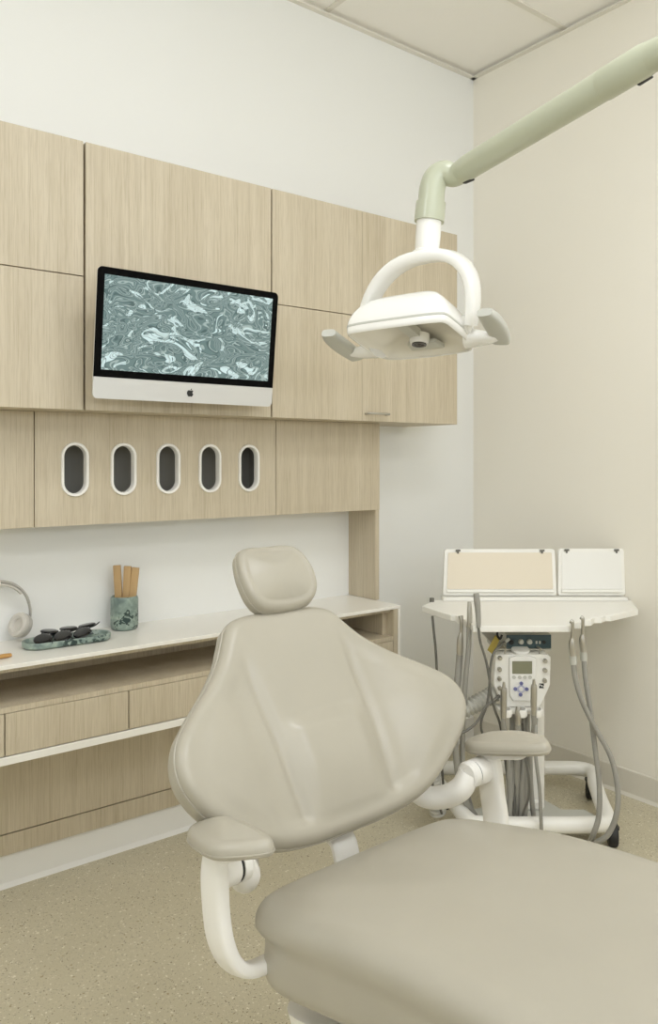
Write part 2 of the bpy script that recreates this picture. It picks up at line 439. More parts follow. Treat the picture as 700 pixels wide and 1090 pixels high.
def low_cabinet(x0, x1, label, slots=False):
    t = thing('dispenser_cabinet' if slots else 'shallow_cabinet', label, 'cabinet', ((x0 + x1) / 2, 0, DB), 0, None if slots else 'shallow cabinets under the wall cabinets')
    b = BM(); open_carcass(b, x0 + .0005, x1 - .0005, DB, DT, DY + .0205, -.0005)
    obj('carcass', b, M_INNER if slots else M_WOOD, t, world=True, smooth=False)
    fx0, fx1 = x0 + .0013, x1 - .0013
    f = BM()
    if not slots:
        box(f, fx0, fx1, DY, DY + .02, DB, DT); obj('front_panel', f, M_WOOD, t, world=True, bevel=.001, seg=1)
    else:
        mids = [fx0] + [(a + b) / 2 for a, b in zip(SLX, SLX[1:])] + [fx1]
        for i, cx in enumerate(SLX): hole_panel(f, mids[i], mids[i + 1], DB, DT, DY, DY + .02, cx, SLZ, SW, SH)
        bmesh.ops.remove_doubles(f, verts=f.verts, dist=1e-5)
        fp = obj('front_panel', f, M_WOOD, t, world=True, smooth=False)
        for cx in SLX:
            r = BM()
            sec = [(SW - .0005, .019), (SW - .0005, -.004), (SW + .001, -.0065), (SW + .0075, -.0065), (SW + .0088, -.0045), (SW + .0088, .0005)]
            rings = [[(cx + a, DY + dy, SLZ + b) for a, b in stadium(hw, SH + hw - SW)] for hw, dy in sec]
            loft(r, rings, cap=False)
            obj('slot_ring', r, M_WHITE, t, world=True, label='white oval ring around a dispenser slot')
    return t
low_cabinet(-2.86, -2.0720, 'shallow light wood cabinet beside the five-slot panel, above the headphones')
low_cabinet(-2.0720, -1.2265, 'shallow wood cabinet front with five white-ringed oval dispenser slots', True)
low_cabinet(-1.2265, -.7345, 'shallow light wood cabinet at the end of the row, above the side panel')
o = obj('side_panel', box(BM(), -.7535, -.7345, -.170, -.0005, .7525, 1.1080), M_WOOD, None, bevel=.001, seg=1)
tag(o, 'upright light wood side panel standing on the worktop end', 'panel')
# ------------------------------------------------------------------ floating counter
KX0, KX1, KY = -2.86, -.7563, -.305
t = thing('worktop', 'long thin white worktop with a folded-down end under the cabinets', 'worktop', (-1.8, 0, .739))
obj('top_slab', box(BM(), KX0, KX1 + .012, KY, -.0005, .7395, .7515), M_QUARTZ, t, world=True, bevel=.0015)
obj('end_slab', box(BM(), KX1, KX1 + .012, KY, -.0005, .4815, .7393), M_QUARTZ, t, world=True, bevel=.0015)
t = thing('drawer_unit', 'wall-hung light wood drawer unit with an open shelf above the drawers', 'cabinet', (-1.8, 0, .48))
b = BM()
box(b, KX0, KX1 - .0225, KY + .004, -.014, .6215, .6365)
obj('shelf', b, M_WOOD, t, world=True, smooth=False)
b = BM()
box(b, KX0, KX1 - .0225, -.0135, -.0006, .5045, .7385)
obj('back_panel', b, M_WOOD, t, world=True, smooth=False)
b = BM(); box(b, KX1 - .0225, KX1 - .0008, KY + .002, -.0006, .5045, .7390)
obj('end_panel', b, M_WOOD, t, world=True, smooth=False)
b = BM(); box(b, KX0, KX1 - .0228, KY + .020, -.014, .727, .7390); box(b, KX1 - .0420, KX1 - .0230, KY + .045, -.014, .637, .7215)
obj('top_rail', b, M_WOOD, t, world=True, smooth=False)
obj('carcass', box(BM(), KX0, KX1 - .0228, KY + .0215, -.014, .5045, .6213), M_WOOD, t, world=True, smooth=False)
obj('ledge', box(BM(), KX0, KX1 - .0005, KY, -.0006, .4815, .5038), M_QUARTZ, t, world=True, bevel=.0015, label='white ledge under the drawers')
xd = -2.542
while xd < KX1 - .05:
    x1 = min(xd + .3525, KX1 - .0235)
    obj('drawer_front', box(BM(), xd + .0015, x1 - .0015, KY + .001, KY + .0205, .5065, .6200), M_WOOD, t, world=True, bevel=.001, seg=1)
    xd += .3525
o = obj('wall_cladding', box(BM(), KX0, KX1 - .0005, -.020, -.0006, .1685, .4812), M_WOOD, None, smooth=False)
tag(o, 'light wood wall panel below the white ledge of the drawers', 'panel')
o = obj('wood_rail', box(BM(), KX0, KX1 - .0005, -.022, -.0006, .1035, .1650), M_WOOD, None, smooth=False)
tag(o, 'plain wood rail along the wall just above the white baseboard', 'rail')
# ------------------------------------------------------------------ wall-mounted computer
CW, CH = .588, .3600
t = thing('desktop_computer', 'silver and black all-in-one computer screen mounted on the tall cabinet door', 'computer', (-1.692, -.402, 1.476))
TL = math.radians(6.4)
def fc(x, w, zz):                         # x across, zz up the screen, w towards the viewer
    return Vector((x, -w * math.cos(TL) - zz * math.sin(TL), zz * math.cos(TL) - w * math.sin(TL)))
def plate(bm, pts, w0, w1): loft(bm, [[fc(a, w0, b) for a, b in pts], [fc(a, w1, b) for a, b in pts]])
out = [(a, b + CH / 2) for a, b in rrect(CW, CH, .014, 6)]
ZCH = .060
b = BM()
rings = []
for s, w in ((.30, -.045), (.55, -.040), (.8, -.022), (.97, -.006), (1, -.004), (1, 0)):
    rings.append([fc(a * s, w, CH / 2 + (q - CH / 2) * s) for a, q in out])
loft(b, rings); obj('housing', b, M_ALU, t, ang=30)
b = BM(); plate(b, [(a, q) for a, q in out if q > .1] + [(-CW / 2, ZCH), (CW / 2, ZCH)], .0002, .002)
gl = obj('glass_bezel', b, M_BLACK, t)
b = BM(); plate(b, [(-.2735, .0805), (.2735, .0805), (.2735, .3400), (-.2735, .3400)], .0022, .0026)
obj('display', b, M_SCREEN, gl, smooth=False, label='display showing grey-green marbled swirls')
b = BM(); plate(b, [(CW / 2, ZCH - .0006)] + [(-CW / 2, ZCH - .0006)] + [(a, q) for a, q in out if q < .02][0:7] + [(a, q) for a, q in out if q < .02][7:], .0002, .002)
ch = obj('chin', b, M_ALU, t)
# fruit emblem on the chin
def bez(p0, p1, p2, p3, n=8): return [tuple((1 - k / n) ** 3 * p0[i] + 3 * (1 - k / n) ** 2 * (k / n) * p1[i] + 3 * (1 - k / n) * (k / n) ** 2 * p2[i] + (k / n) ** 3 * p3[i] for i in (0, 1)) for k in range(n)]
ap = bez((0, .62), (.10, .62), (.22, .72), (.42, .70)) + bez((.42, .70), (.58, .68), (.68, .60), (.74, .52)) + bez((.74, .52), (.46, .36), (.46, -.02), (.80, -.18)) \
    + bez((.80, -.18), (.70, -.48), (.48, -.80), (.28, -.80)) + bez((.28, -.80), (.14, -.80), (.10, -.72), (-.02, -.72)) + bez((-.02, -.72), (-.14, -.72), (-.20, -.80), (-.32, -.80)) \
    + bez((-.32, -.80), (-.58, -.78), (-.84, -.24), (-.84, .08)) + bez((-.84, .08), (-.84, .50), (-.58, .70), (-.34, .70)) + bez((-.34, .70), (-.20, .70), (-.10, .62), (0, .62))
leaf = bez((.02, .72), (.02, .94), (.18, 1.10), (.36, 1.12)) + bez((.36, 1.12), (.38, .92), (.22, .72), (.02, .72))
b = BM()
for sh in (ap, leaf): plate(b, [(.003 + a * .0128, .0285 + q * .0128) for a, q in sh], .0022, .0027)
bmesh.ops.triangulate(b, faces=[f for f in b.faces if len(f.verts) > 4])
obj('emblem', b, M_BLACKM, ch, smooth=False, label='black bitten fruit emblem with a leaf')
b = BM(); box(b, -.05, .05, .03, .0995, .13, .23); box(b, -.07, .07, .0885, .0995, .11, .25)
obj('wall_mount', b, M_BLACKM, t, smooth=False, bevel=.004)

# ------------------------------------------------------------------ things on the worktop
ZK = .7516
# marble tumbler
cupc = Vector((-1.748, -.062, ZK))
b = BM(); lathe(b, [(0, 0), (.036, 0), (.0425, .005), (.0445, .014), (.0445, .098), (.0425, .106), (.040, .109), (.0375, .106), (.0365, .098), (.0365, .014), (0, .010)], cupc, seg=40)
o = obj('tumbler', b, M_MARBLE); tag(o, 'green speckled marble tumbler holding wooden sticks on the worktop', 'cup')
for i, (dx, dy, lean, lb) in enumerate(((-.014, .010, -.06, 'flat bamboo stick leaning against the rim of the marble tumbler nearest the sunglasses'), (.001, -.002, .05, 'middle flat bamboo stick standing in front in the marble tumbler'), (.016, -.012, .115, 'flat bamboo stick leaning to the chair side in the marble tumbler'))):
    b = BM(); M = Matrix.Translation(cupc + Vector((dx * .75, dy, .013))) @ Matrix.Rotation(lean, 4, 'Y') @ Matrix.Rotation(-.62, 4, 'Z')
    pr = [(.0118, -.004), (.0118, .0075), (-.0118, .0075), (-.0118, -.004), (-.009, -.005), (.009, -.005)]
    loft(b, [[M @ Vector((a, c, z)) for a, c in pr] for z in (0, .194 - .004 * i, .196 - .004 * i)])
    o = obj('wooden_stick', b, M_STICK, None, bevel=.0008, seg=1); tag(o, lb, 'stick', 'sticks in the tumbler')
# marble tray
trc = Vector((-1.967, -.152, ZK)); TRZ = math.radians(-1)
def stad2(L, W, n=14): return [(a, c) for c, a in [(y, x) for x, y in rrect(L, W, W / 2 - .001, n)]]
b = BM(); R = Matrix.Translation(trc) @ Matrix.Rotation(TRZ, 4, 'Z')
rings = []
for dl, z in ((-.02, 0), (-.008, 0), (0, .006), (.001, .018), (-.001, .0215), (-.006, .0205), (-.012, .010), (-.03, .008), (-.08, .008)):
    rings.append([R @ Vector((a, c, z)) for a, c in rrect(.262 + dl * 2, .098 + dl * 2 if dl > -.045 else .004, (.098 + dl * 2) / 2 * .98 if dl > -.045 else .0015, 10)])
loft(b, rings); o = obj('marble_tray', b, M_MARBLE); tag(o, 'long green marble tray holding sunglasses on the worktop', 'tray')
# sunglasses
def sunglasses(loc, tilt, yaw, label):
    t = thing('sunglasses', label, 'sunglasses', loc, 0, 'sunglasses on the marble tray')
    M = Matrix.Rotation(yaw, 4, 'Z') @ Matrix.Rotation(tilt, 4, 'Y')       # local x: height of a lens, y: across the face, z: outward
    def zc(y, w): return w + (.34 * (y + .006) if y < -.006 else -.6 * y * y)
    for s in (-1, 1):
        b = BM(); rings = []
        for k in range(7):
            a = PI * k / 6 - PI / 2; ins = 1 - .34 * (1 - math.cos(a)); w = .0042 * math.sin(a) + .0020
            rings.append([M @ Vector(((.0255 + .0015 * math.cos(q * 2)) * math.cos(q) * ins, s * .034 + .0285 * math.sin(q) * ins, zc(s * .034 + .0285 * math.sin(q) * ins, w))) for q in [2 * PI * i / 28 for i in range(28)]])
        loft(b, rings); obj('lens', b, M_GLASS, t)
        b = BM(); tube(b, [M @ Vector((-.014, s * .062, zc(s * .062, -.003))), M @ Vector((-.014, s * .066, zc(s * .066, -.007))), M @ Vector((-.012, s * .055, zc(s * .055, -.008))), M @ Vector((.000, s * .010, -.0065)), M @ Vector((.024, -s * .040, -.0075 if s > 0 else -.004)), M @ Vector((.034, -s * .058, -.011 if s > 0 else .001))], [.0026, .0026, .0024, .002, .0018, .0012], 8, n=5, flat=(1.5, .8))
        obj('temple', b, M_BLACKM, t)
    b = BM(); tube(b, [M @ Vector((-.010, -.009, 0)), M @ Vector((-.012, 0, .003)), M @ Vector((-.010, .009, .001))], .0028, 8, n=4)
    obj('bridge', b, M_BLACKM, t)
YW = math.radians(-33)
sunglasses(trc + Vector((-.058, .016, .0330)), math.radians(4), YW, 'black sunglasses at the headphone end of the marble tray')
sunglasses(trc + Vector((.000, .016, .0345)), math.radians(-2), YW, 'middle black sunglasses overlapping the pairs either side on the marble tray')
sunglasses(trc + Vector((.058, .016, .0365)), math.radians(-9), YW, 'black sunglasses at the tumbler end of the marble tray, temples sticking out')
# small wooden object near the worktop edge
b = BM(); pts = [(-2.30, -.222, ZK + .006), (-2.22, -.221, ZK + .006), (-2.17, -.219, ZK + .006), (-2.150, -.218, ZK + .006)]
tube(b, pts, [.007, .0105, .011, .009], 12, n=4, flat=(.55, 1.0)); o = obj('wooden_rod', b, M_ORNG); tag(o, 'honey-coloured wooden rod lying at the worktop edge in front of headphones', 'stick')
# headphones on a wall hook
hz = .935
hk = thing('wall_hook', 'small clear-white adhesive hook holding the headphones on the wall', 'hook', (-2.137, -.001, hz + .01))
b = BM(); prism(b, [(a * 1.0, -.0005, c + .004) for a, c in rrect(.026, .050, .011, 4)], (0, -.004, 0)); obj('plate', b, M_WHITE, hk, smooth=False)
b = BM(); tube(b, [(0, -.004, -.012), (0, -.022, -.018), (0, -.044, -.016), (0, -.050, -.004)], .0045, 10, n=5); obj('peg', b, M_WHITE, hk)
hp = thing('headphones', 'beige over-ear headphones hanging on the wall above the worktop', 'headphones', (-2.137, -.040, .790))
HR = .092
def arc(r, a0, a1, n, y=0, zc=.056, kx=1.0): return [Vector((kx * r * math.cos(math.radians(a0 + (a1 - a0) * k / n)), y, zc + r * 1.02 * math.sin(math.radians(a0 + (a1 - a0) * k / n)))) for k in range(n + 1)]
b = BM(); tube(b, arc(HR, 12, 168, 28), .008, 10, flat=(.55, 1.25), up=(1, 0, 0)); obj('headband', b, M_HEADP, hp)
b = BM(); tube(b, arc(HR - .008, 38, 142, 20), .009, 10, flat=(.55, 1.25), up=(1, 0, 0)); obj('band_pad', b, M_CUSH, hp)
for s in (-1, 1):
    b = BM(); tube(b, [Vector((s * .0905, 0, .074)), Vector((s * .0945, 0, .05)), Vector((s * .091, 0, .020)), Vector((s * .080, 0, -.008))], .0065, 10, n=5, flat=(.6, 1.35), up=(1, 0, 0)); obj('yoke', b, M_HEADP, hp)
    ax = Vector((-s * .84, -.38, .38)).normalized(); cc = Vector((s * .074, -.004, .008))
    b = BM(); lathe(b, [(0, -.006), (.026, -.006), (.035, 0), (.037, .010), (.035, .014), (0, .014)], cc, ax, 28)
    cup = obj('ear_cup', b, M_HEADP, hp)
    b = BM(); lathe(b, [(.036, .014), (.038, .021), (.035, .029), (.026, .031), (.019, .027), (.017, .020), (0, .019)], cc, ax, 28); obj('ear_cushion', b, M_CUSH, cup)

# ------------------------------------------------------------------ dental chair
CP = math.radians(2)
cc = Pd(390, 489, 1.404)
chair = thing('dental_chair', 'taupe upholstered dental chair with white armrest frames in front of the cabinets', 'dental chair', (cc.x, cc.y, 0), CP)
CM = MW[chair.name]; CI = CM.inverted()
CXO = .004                                # the chair's centre line
BETA = math.radians(35); B0 = Vector((-.003, .105, .780))
UP_B = Vector((0, math.sin(BETA), math.cos(BETA))); NF = Vector((0, -math.cos(BETA), math.sin(BETA)))
def wing(u): return .60 * u * u
def frB(u, v, w): return B0 + Vector((u, 0, 0)) + UP_B * v + NF * (w + wing(u))
half = [(0, .274), (.050, .275), (.094, .270), (.128, .254), (.148, .225), (.176, .184), (.220, .140), (.280, .090), (.320, .050), (.335, .010), (.327, -.031), (.291, -.076), (.215, -.128), (.155, -.149), (.080, -.158), (0, -.159)]
hs = spline([(a, c, 0) for a, c in half], 5)
outB = [(p.x, p.y) for p in hs] + [(-p.x, p.y) for p in reversed(hs[1:-1])]
def sm(a, b, x):
    t_ = min(1, max(0, (x - a) / (b - a))); return t_ * t_ * (3 - 2 * t_)
def gB(u, v, s):
    au = abs(u); k = sm(0, .14, 1 - s)
    uc = .104 + .06 * (v + .16)
    fade = sm(.22, .10, v) * sm(-.160, -.12, v)
    crease = -.0075 * math.exp(-((au - uc) / .011) ** 2) * fade
    chan = -.007 * math.exp(-((au - uc - .03) / .04) ** 2) * fade
    lum = .013 * sm(.100, .058, au) * sm(.062, .020, v) * sm(-.165, -.03, v)
    wg = .006 * math.exp(-((au - .235) / .06) ** 2) * sm(.12, .03, v)
    return k * (crease + chan + lum + wg)
b = BM(); cushion(b, outB, frB, .076, .022, .030, dome=.014, g=gB, npts=220, inner=44, centre=(0, .02))
back = obj('backrest', b, M_VINYL, chair, ang=80)
P = resample(outB, 220); ins = inset_fn(P)
b = BM(); tube(b, [frB(p.x, p.y, -.026) for p in ins(-.0006)], .0016, 6, closed=True); obj('piping', b, M_VINYL, back)
b = BM(); prism(b, [frB(a, c, -.0755) for a, c in rrect(.20, .30, .05, 5)], NF * -.020); obj('back_shell', b, M_WHITE, chair, bevel=.006)
# headrest
HB = math.radians(35); H0 = Vector((.010, .284, 1.063)); UP_H = Vector((0, math.sin(HB), math.cos(HB))); NH = Vector((0, -math.cos(HB), math.sin(HB)))
def frH(u, v, w): return H0 + Vector((u, 0, 0)) + UP_H * v + NH * (w + 2.8 * u * u)
hh = [(0, .079), (.030, .079), (.056, .074), (.074, .061), (.085, .036), (.090, .002), (.084, -.036), (.064, -.060), (.032, -.068), (0, -.069)]
hs = spline([(a, c, 0) for a, c in hh], 5); outH = [(p.x, p.y) for p in hs] + [(-p.x, p.y) for p in reversed(hs[1:-1])]
b = BM(); cushion(b, outH, frH, .050, .018, .014, dome=.020, npts=120, inner=22)
head = obj('headrest', b, M_VINYL, chair, ang=80)
P = resample(outH, 120); ins = inset_fn(P)
b = BM(); tube(b, [frH(p.x, p.y, -.026) for p in ins(-.0005)], .0014, 6, closed=True); obj('piping', b, M_VINYL, head)
for s in (-1, 1):
    b = BM(); tube(b, [frH(s * .020, -.02, -.040), frH(s * .020, -.070, -.030), frB(s * .020, .262, -.028), frB(s * .020, .18, -.062)], .006, 8, n=4, flat=(1.6, .6)); obj('headrest_bar', b, M_GREYP, chair)
# seat
GS = math.radians(13.5); S0 = Vector((-.012, .02, .608))
def seat_h(v): return .245 * v if v < .22 else (.0539 + .050 * (1 - math.exp(-(v - .22) * .245 / .050)))
def frS(u, v, w): 
    sl = (seat_h(v + .005) - seat_h(v - .005)) / .01; n_ = Vector((0, sl, 1)).normalized()
    return S0 + Vector((u, -v, seat_h(v))) + n_ * w
hv = [(0, -.012), (.12, -.010), (.190, -.004), (.228, .014), (.247, .050), (.252, .10), (.250, .20), (.246, .32), (.242, .45), (.240, .60), (.225, .72), (.15, .775), (0, .785)]
hs = spline([(a, c, 0) for a, c in hv], 6); outS = [(-p.x, p.y) for p in hs] + [(p.x, p.y) for p in reversed(hs[1:-1])]
P = resample(outS, 220); ins = inset_fn(P); b = BM(); rings = []; cen = Vector((0, .36, 0))
def pinch(p): return .010 * math.exp(-((p.y - .05) / .07) ** 2)
for s_ in (.02, .5, .9): rings.append([frS(*(cen.lerp(p, s_)).xy, -.135) for p in ins(.035)])
for k in range(7):
    a = PI / 2 * k / 6; rings.append([frS(p.x, p.y, -.135 + .03 * (1 - math.cos(a))) for p in ins(.006 + .03 * (1 - math.sin(a)))])
for w_, d_, pk in ((-.085, .005, .3), (-.068, .005, .8), (-.056, .004, 1.0), (-.048, .001, .5)):
    L0 = ins(d_); L1 = ins(d_ + .01); rings.append([frS(*(p.lerp(q, pinch(p) / .01 * pk)).xy, w_) for p, q in zip(L0, L1)])
for k in range(9):
    a = PI / 2 * k / 8; rings.append([frS(p.x, p.y, -.038 * (1 - math.sin(a))) for p in ins(.042 * (1 - math.cos(a)))])
tp_ = ins(.042)
for k in range(1, 25):
    s_ = max(.004, 1 - k / 24)
    rings.append([frS(*(cen.lerp(p, s_)).xy, .014 * (1 - s_ ** 3) - .008 * math.exp(-(p.x * s_ / .10) ** 2) * sm(0, .4, 1 - s_)) for p in tp_])
loft(b, rings); seat = obj('seat', b, M_VINYL, chair, ang=80)
# leg rest beyond the seat
lg = [(0, .80), (.20, .80), (.245, .84), (.235, 1.10), (.215, 1.30), (.16, 1.38), (0, 1.40)]
hs = spline([(a, c, 0) for a, c in lg], 5); outL = [(-p.x, p.y) for p in hs] + [(p.x, p.y) for p in reversed(hs[1:-1])]
def frL(u, v, w):
    q = v - .80; p0 = frS(u, .80, -.01); d = Vector((0, -math.cos(.35), -math.sin(.35))); nn = Vector((0, -math.sin(.35), math.cos(.35)))
    return p0 + d * q + nn * w
b = BM(); cushion(b, outL, frL, .07, .022, .02, dome=.008, npts=120, inner=10); obj('leg_rest', b, M_VINYL, chair, ang=80)
# strut joining the back to the seat
b = BM(); tube(b, [frB(0, .0, -.094), frB(0, -.12, -.090), Vector((CXO, .070, .60)), Vector((CXO, .040, .545)), Vector((CXO, -.06, .505))], .011, 14, n=6, flat=(.8, 2.6, .6), up=(0, 1, 0)); obj('back_strut', b, M_WHITE, chair)
# lift column and base
b = BM(); rings = []
for w, d, z, yo in ((.42, .60, .545, -.30), (.40, .56, .470, -.30), (.26, .34, .42, -.28), (.24, .30, .30, -.26), (.25, .32, .10, -.25)):
    rings.append([(CXO + a, yo + c + (.0), z + (-c) * (math.tan(GS) if z > .44 else 0) - (.05 if z > .44 else 0)) for a, c in rrect(w, d, .06, 5)])
loft(b, rings); obj('lift_column', b, M_WHITE, chair, ang=50)
b = BM(); rings = []
for g_, z in ((-.02, .001), (0, .012), (0, .05), (-.04, .085), (-.15, .105)):
    rings.append([(CXO + a, -.25 + c, z) for a, c in rrect(.52 + g_ * 2, .78 + g_ * 2, .16 + g_ * .5, 6)])
loft(b, rings); obj('floor_base', b, M_WHITE, chair, ang=40)
# arms
def arm(s):
    A0 = Vector((.030 + s * .338, -.022, .742 - .007 * s)); tl = math.radians(12)
    yw = math.radians(13); fa = Vector((s * math.sin(yw) * math.cos(tl), -math.cos(yw) * math.cos(tl), math.sin(tl))); la = Vector((math.cos(yw), s * math.sin(yw), 0)); na = Vector((-s * math.sin(yw) * math.sin(tl), math.cos(yw) * math.sin(tl), math.cos(tl)))
    def frA(u, v, w): return A0 + la * u * s + fa * v + na * w
    oo = [(.024, -.088), (.041, -.066), (.047, -.022), (.046, .026), (.038, .062), (.014, .084), (-.016, .099), (-.036, .098), (-.046, .074), (-.048, .03), (-.046, -.03), (-.038, -.070), (-.018, -.090), (.004, -.094)]
    hs_ = spline([(a, c, 0) for a, c in oo], 5, closed=True); out_ = [(p.x, p.y) for p in hs_]
    b = BM(); cushion(b, out_, frA, .025, .014, .006, dome=.013, npts=110, inner=12, nround=9, ease=2.2)
    pad = obj('arm_pad', b, M_VINYL, chair, ang=80)
    Pp = resample(out_, 90); ii = inset_fn(Pp)
    b = BM(); tube(b, [frA(p.x, p.y, -.0185) for p in ii(-.0004)], .0012, 6, closed=True); obj('piping', b, M_VINYL, pad)
    # flat bar bent under the seat side
    xo = .0235 + s * .327
    zl = .012
    pts = [Vector((xo, .012, .702)), Vector((xo + s * .004, .010, .665)), Vector((xo + s * .005, .004, .615)), Vector((xo + s * .003, -.006, .572)), Vector((xo - s * .010, -.016, .538)), Vector((xo - s * .036, -.024, .520)), Vector((xo - s * .085, -.030, .520))]
    b = BM(); tube(b, pts, [.025, .029, .029, .029, .027, .025, .024], 20, n=6, flat=(.42, 1.0, .5), up=(s, 0, 0)); obj('arm_post', b, M_WHITE, chair)
    # hub under the pad
    hx, hy, hz_ = xo - s * .004, .018, .664
    b = BM(); lathe(b, [(0, 0), (.022, 0), (.027, .004), (.027, .030), (.024, .034), (0, .034)], Vector((hx, hy, hz_)), (-s, 0, 0), 28); obj('arm_hub', b, M_WHITE, chair)
    b = BM(); lathe(b, [(0, 0), (.0245, 0), (.0245, .003), (0, .003)], Vector((hx - s * .0345, hy, hz_)), (-s, 0, 0), 28); obj('hub_seam', b, M_BLACKM, chair)
    b = BM(); lathe(b, [(0, 0), (.0265, 0), (.0265, .014), (.022, .018), (.015, .018), (.014, .016), (0, .016)], Vector((hx - s * .038, hy, hz_)), (-s, 0, 0), 28); obj('hub_cap', b, M_WHITE, chair)
    # curved link to the backrest
    pts = [Vector((hx - s * .046, hy + .002, hz_ - .000)), Vector((hx - s * .062, hy + .010, hz_ - .028)), Vector((hx - s * .078, hy + .040, hz_ - .050)), Vector((hx - s * .105, hy + .075, hz_ - .052)), Vector((hx - s * .125, hy + .105, hz_ - .020)), Vector((hx - s * .135, hy + .120, hz_ + .020))]
    b = BM(); tube(b, pts, [.023, .0235, .023, .022, .021, .020], 16, n=6); obj('back_link', b, M_WHITE, chair)
    # bracket that carries the pad
    b = BM(); prism(b, [frA(a, c, -.0245) for a, c in rrect(.05, .075, .012, 3)], na * -.014); obj('pad_bracket', b, M_WHITE, chair, bevel=.003)
arm(-1); arm(1)

# ------------------------------------------------------------------ dental operating lamp
K = 1.1
lamp = thing('dental_lamp', 'white dental operating light on a sage green ceiling arm', 'lamp', (Pd(452, 340, 1.98).x, Pd(452, 340, 1.98).y, 1.62))
LX = RT * .866 - FW * .5; LY = RT * .5 + FW * .866; ZV = Vector((0, 0, 1))
tl = math.radians(-11)
LX = (LX + ZV * .035).normalized(); LYt = LY * math.cos(tl) + ZV * math.sin(tl); LZ = LX.cross(LYt).normalized()
Bc = Pd(472, 333, 1.683 * K); A_ = Bc - LX * .262; G0 = (Bc + A_) / 2 + LYt * .118        # centre of the rim plane
def LP(a, c, z): return G0 + LX * a + LYt * c + LZ * z
rim = [(.1175, -.102), (.122, -.06), (.124, .04), (.112, .095), (.08, .112), (0, .118), (-.08, .112), (-.112, .095), (-.124, .04), (-.122, -.06), (-.1175, -.102), (-.10, -.112), (-.05, -.116), (.05, -.116), (.10, -.112)]
rs = [(p.x * 1.13, p.y * 1.05) for p in spline([(a, c, 0) for a, c in rim], 4, closed=True)]
b = BM(); rings = []
for s, z in ((.950, -.0185), (.968, -.0205), (.986, -.0195), (.998, -.012), (1.0, 0), (.995, .012), (.975, .022), (.925, .038), (.84, .056), (.71, .073), (.53, .087), (.30, .097), (.02, .101)):
    rings.append([LP(a * s, c * s, z) for a, c in rs])
loft(b, rings, cap=False); obj('lamp_housing', b, M_LAMPW, lamp, world=True, ang=60)
b = BM(); rings = []
for s, z in ((.951, -.018), (.928, -.015), (.89, -.005), (.76, .010), (.47, .024), (.02, .028)):
    rings.append([LP(a * s, c * s, z) for a, c in rs])
loft(b, rings, cap=False); obj('reflector', b, M_REFL, lamp, world=True, ang=60)
b = BM(); rings = []
for s, z in ((.998, .0045), (1.007, .003), (1.007, -.001), (.998, -.0025)): rings.append([LP(a * s, c * s, z) for a, c in rs])
loft(b, rings, cap=False); obj('rim_trim', b, M_GREYP, lamp, world=True)
# lamp holder in the middle of the reflector
b = BM(); prism(b, [LP(a, c, .022) for a, c in ((-.015, -.098), (.015, -.098), (.015, .02), (-.015, .02))], LZ * -.022); h1 = obj('bulb_bracket', b, M_GREYP, lamp, world=True, bevel=.002)
b = BM(); lathe(b, [(0, 0), (.026, 0), (.026, .020), (.023, .026), (0, .026)], LP(.004, .035, .014), -LZ, 28); obj('bulb_shield', b, M_LAMPW, lamp, world=True)
b = BM(); lathe(b, [(0, 0), (.019, 0), (.019, .003), (.014, .003), (.011, .0), (0, .004)], LP(.004, .035, -.0121), -LZ, 28); obj('bulb', b, M_BULB, lamp, world=True, label='dark round bulb cap')
b = BM(); prism(b, [LP(a, c, .004) for a, c in ((-.035, .045), (.045, .045), (.052, .095), (-.042, .095))], LZ * -.012); obj('bulb_plate', b, M_GREYP, lamp, world=True, bevel=.003)
# handles
for s in (-1, 1):
    b = BM(); tube(b, [LP(s * .124, .057, -.002), LP(s * .145, .060, -.004), LP(s * .180, .060, -.007), LP(s * .205, .058, -.006)], [.036, .030, .022, .017], 16, n=5, flat=(.75, 1.25)); obj('handle_stem', b, M_LAMPW, lamp, world=True)
    b = BM(); pts = [LP(s * .212, -.066, .010), LP(s * .216, -.03, .005), LP(s * .214, .03, -.001), LP(s * .205, .088, -.008)]
    tube(b, pts, [.017, .0215, .0230, .0205], 18, n=6, flat=(.62, 1.15, .6)); obj('handle', b, M_GREYP, lamp, world=True, label='grey paddle handle')
# yoke
top = Pd(454, 273, 1.80 * K)
b = BM(); ypts = []
ta = (top - G0).dot(LX); tc = (top - G0).dot(LYt); tz = (top - G0).dot(LZ)
for k in range(25):
    a = PI * k / 24
    e = .80
    cx_ = -math.copysign(abs(math.cos(a)) ** e, math.cos(a)); sz = abs(math.sin(a)) ** e
    f = sz
    ypts.append(LP(cx_ * .152 + f * ta * .9, .01 + f * (tc - .01), .012 + f * (tz - .012)))
tube(b, ypts, [.0235 + .0105 * math.sin(PI * k / 24) ** .8 for k in range(25)], 18, flat=(.48, 1.30, .6), up=LX); obj('yoke', b, M_LAMPW, lamp, world=True)
for s in (-1, 1):
    b = BM(); lathe(b, [(0, 0), (.022, 0), (.024, .003), (.024, .012), (.020, .016), (0, .016)], LP(s * .132, .01, .016), LX * s, 24); obj('yoke_pivot', b, M_LAMPW, lamp, world=True)
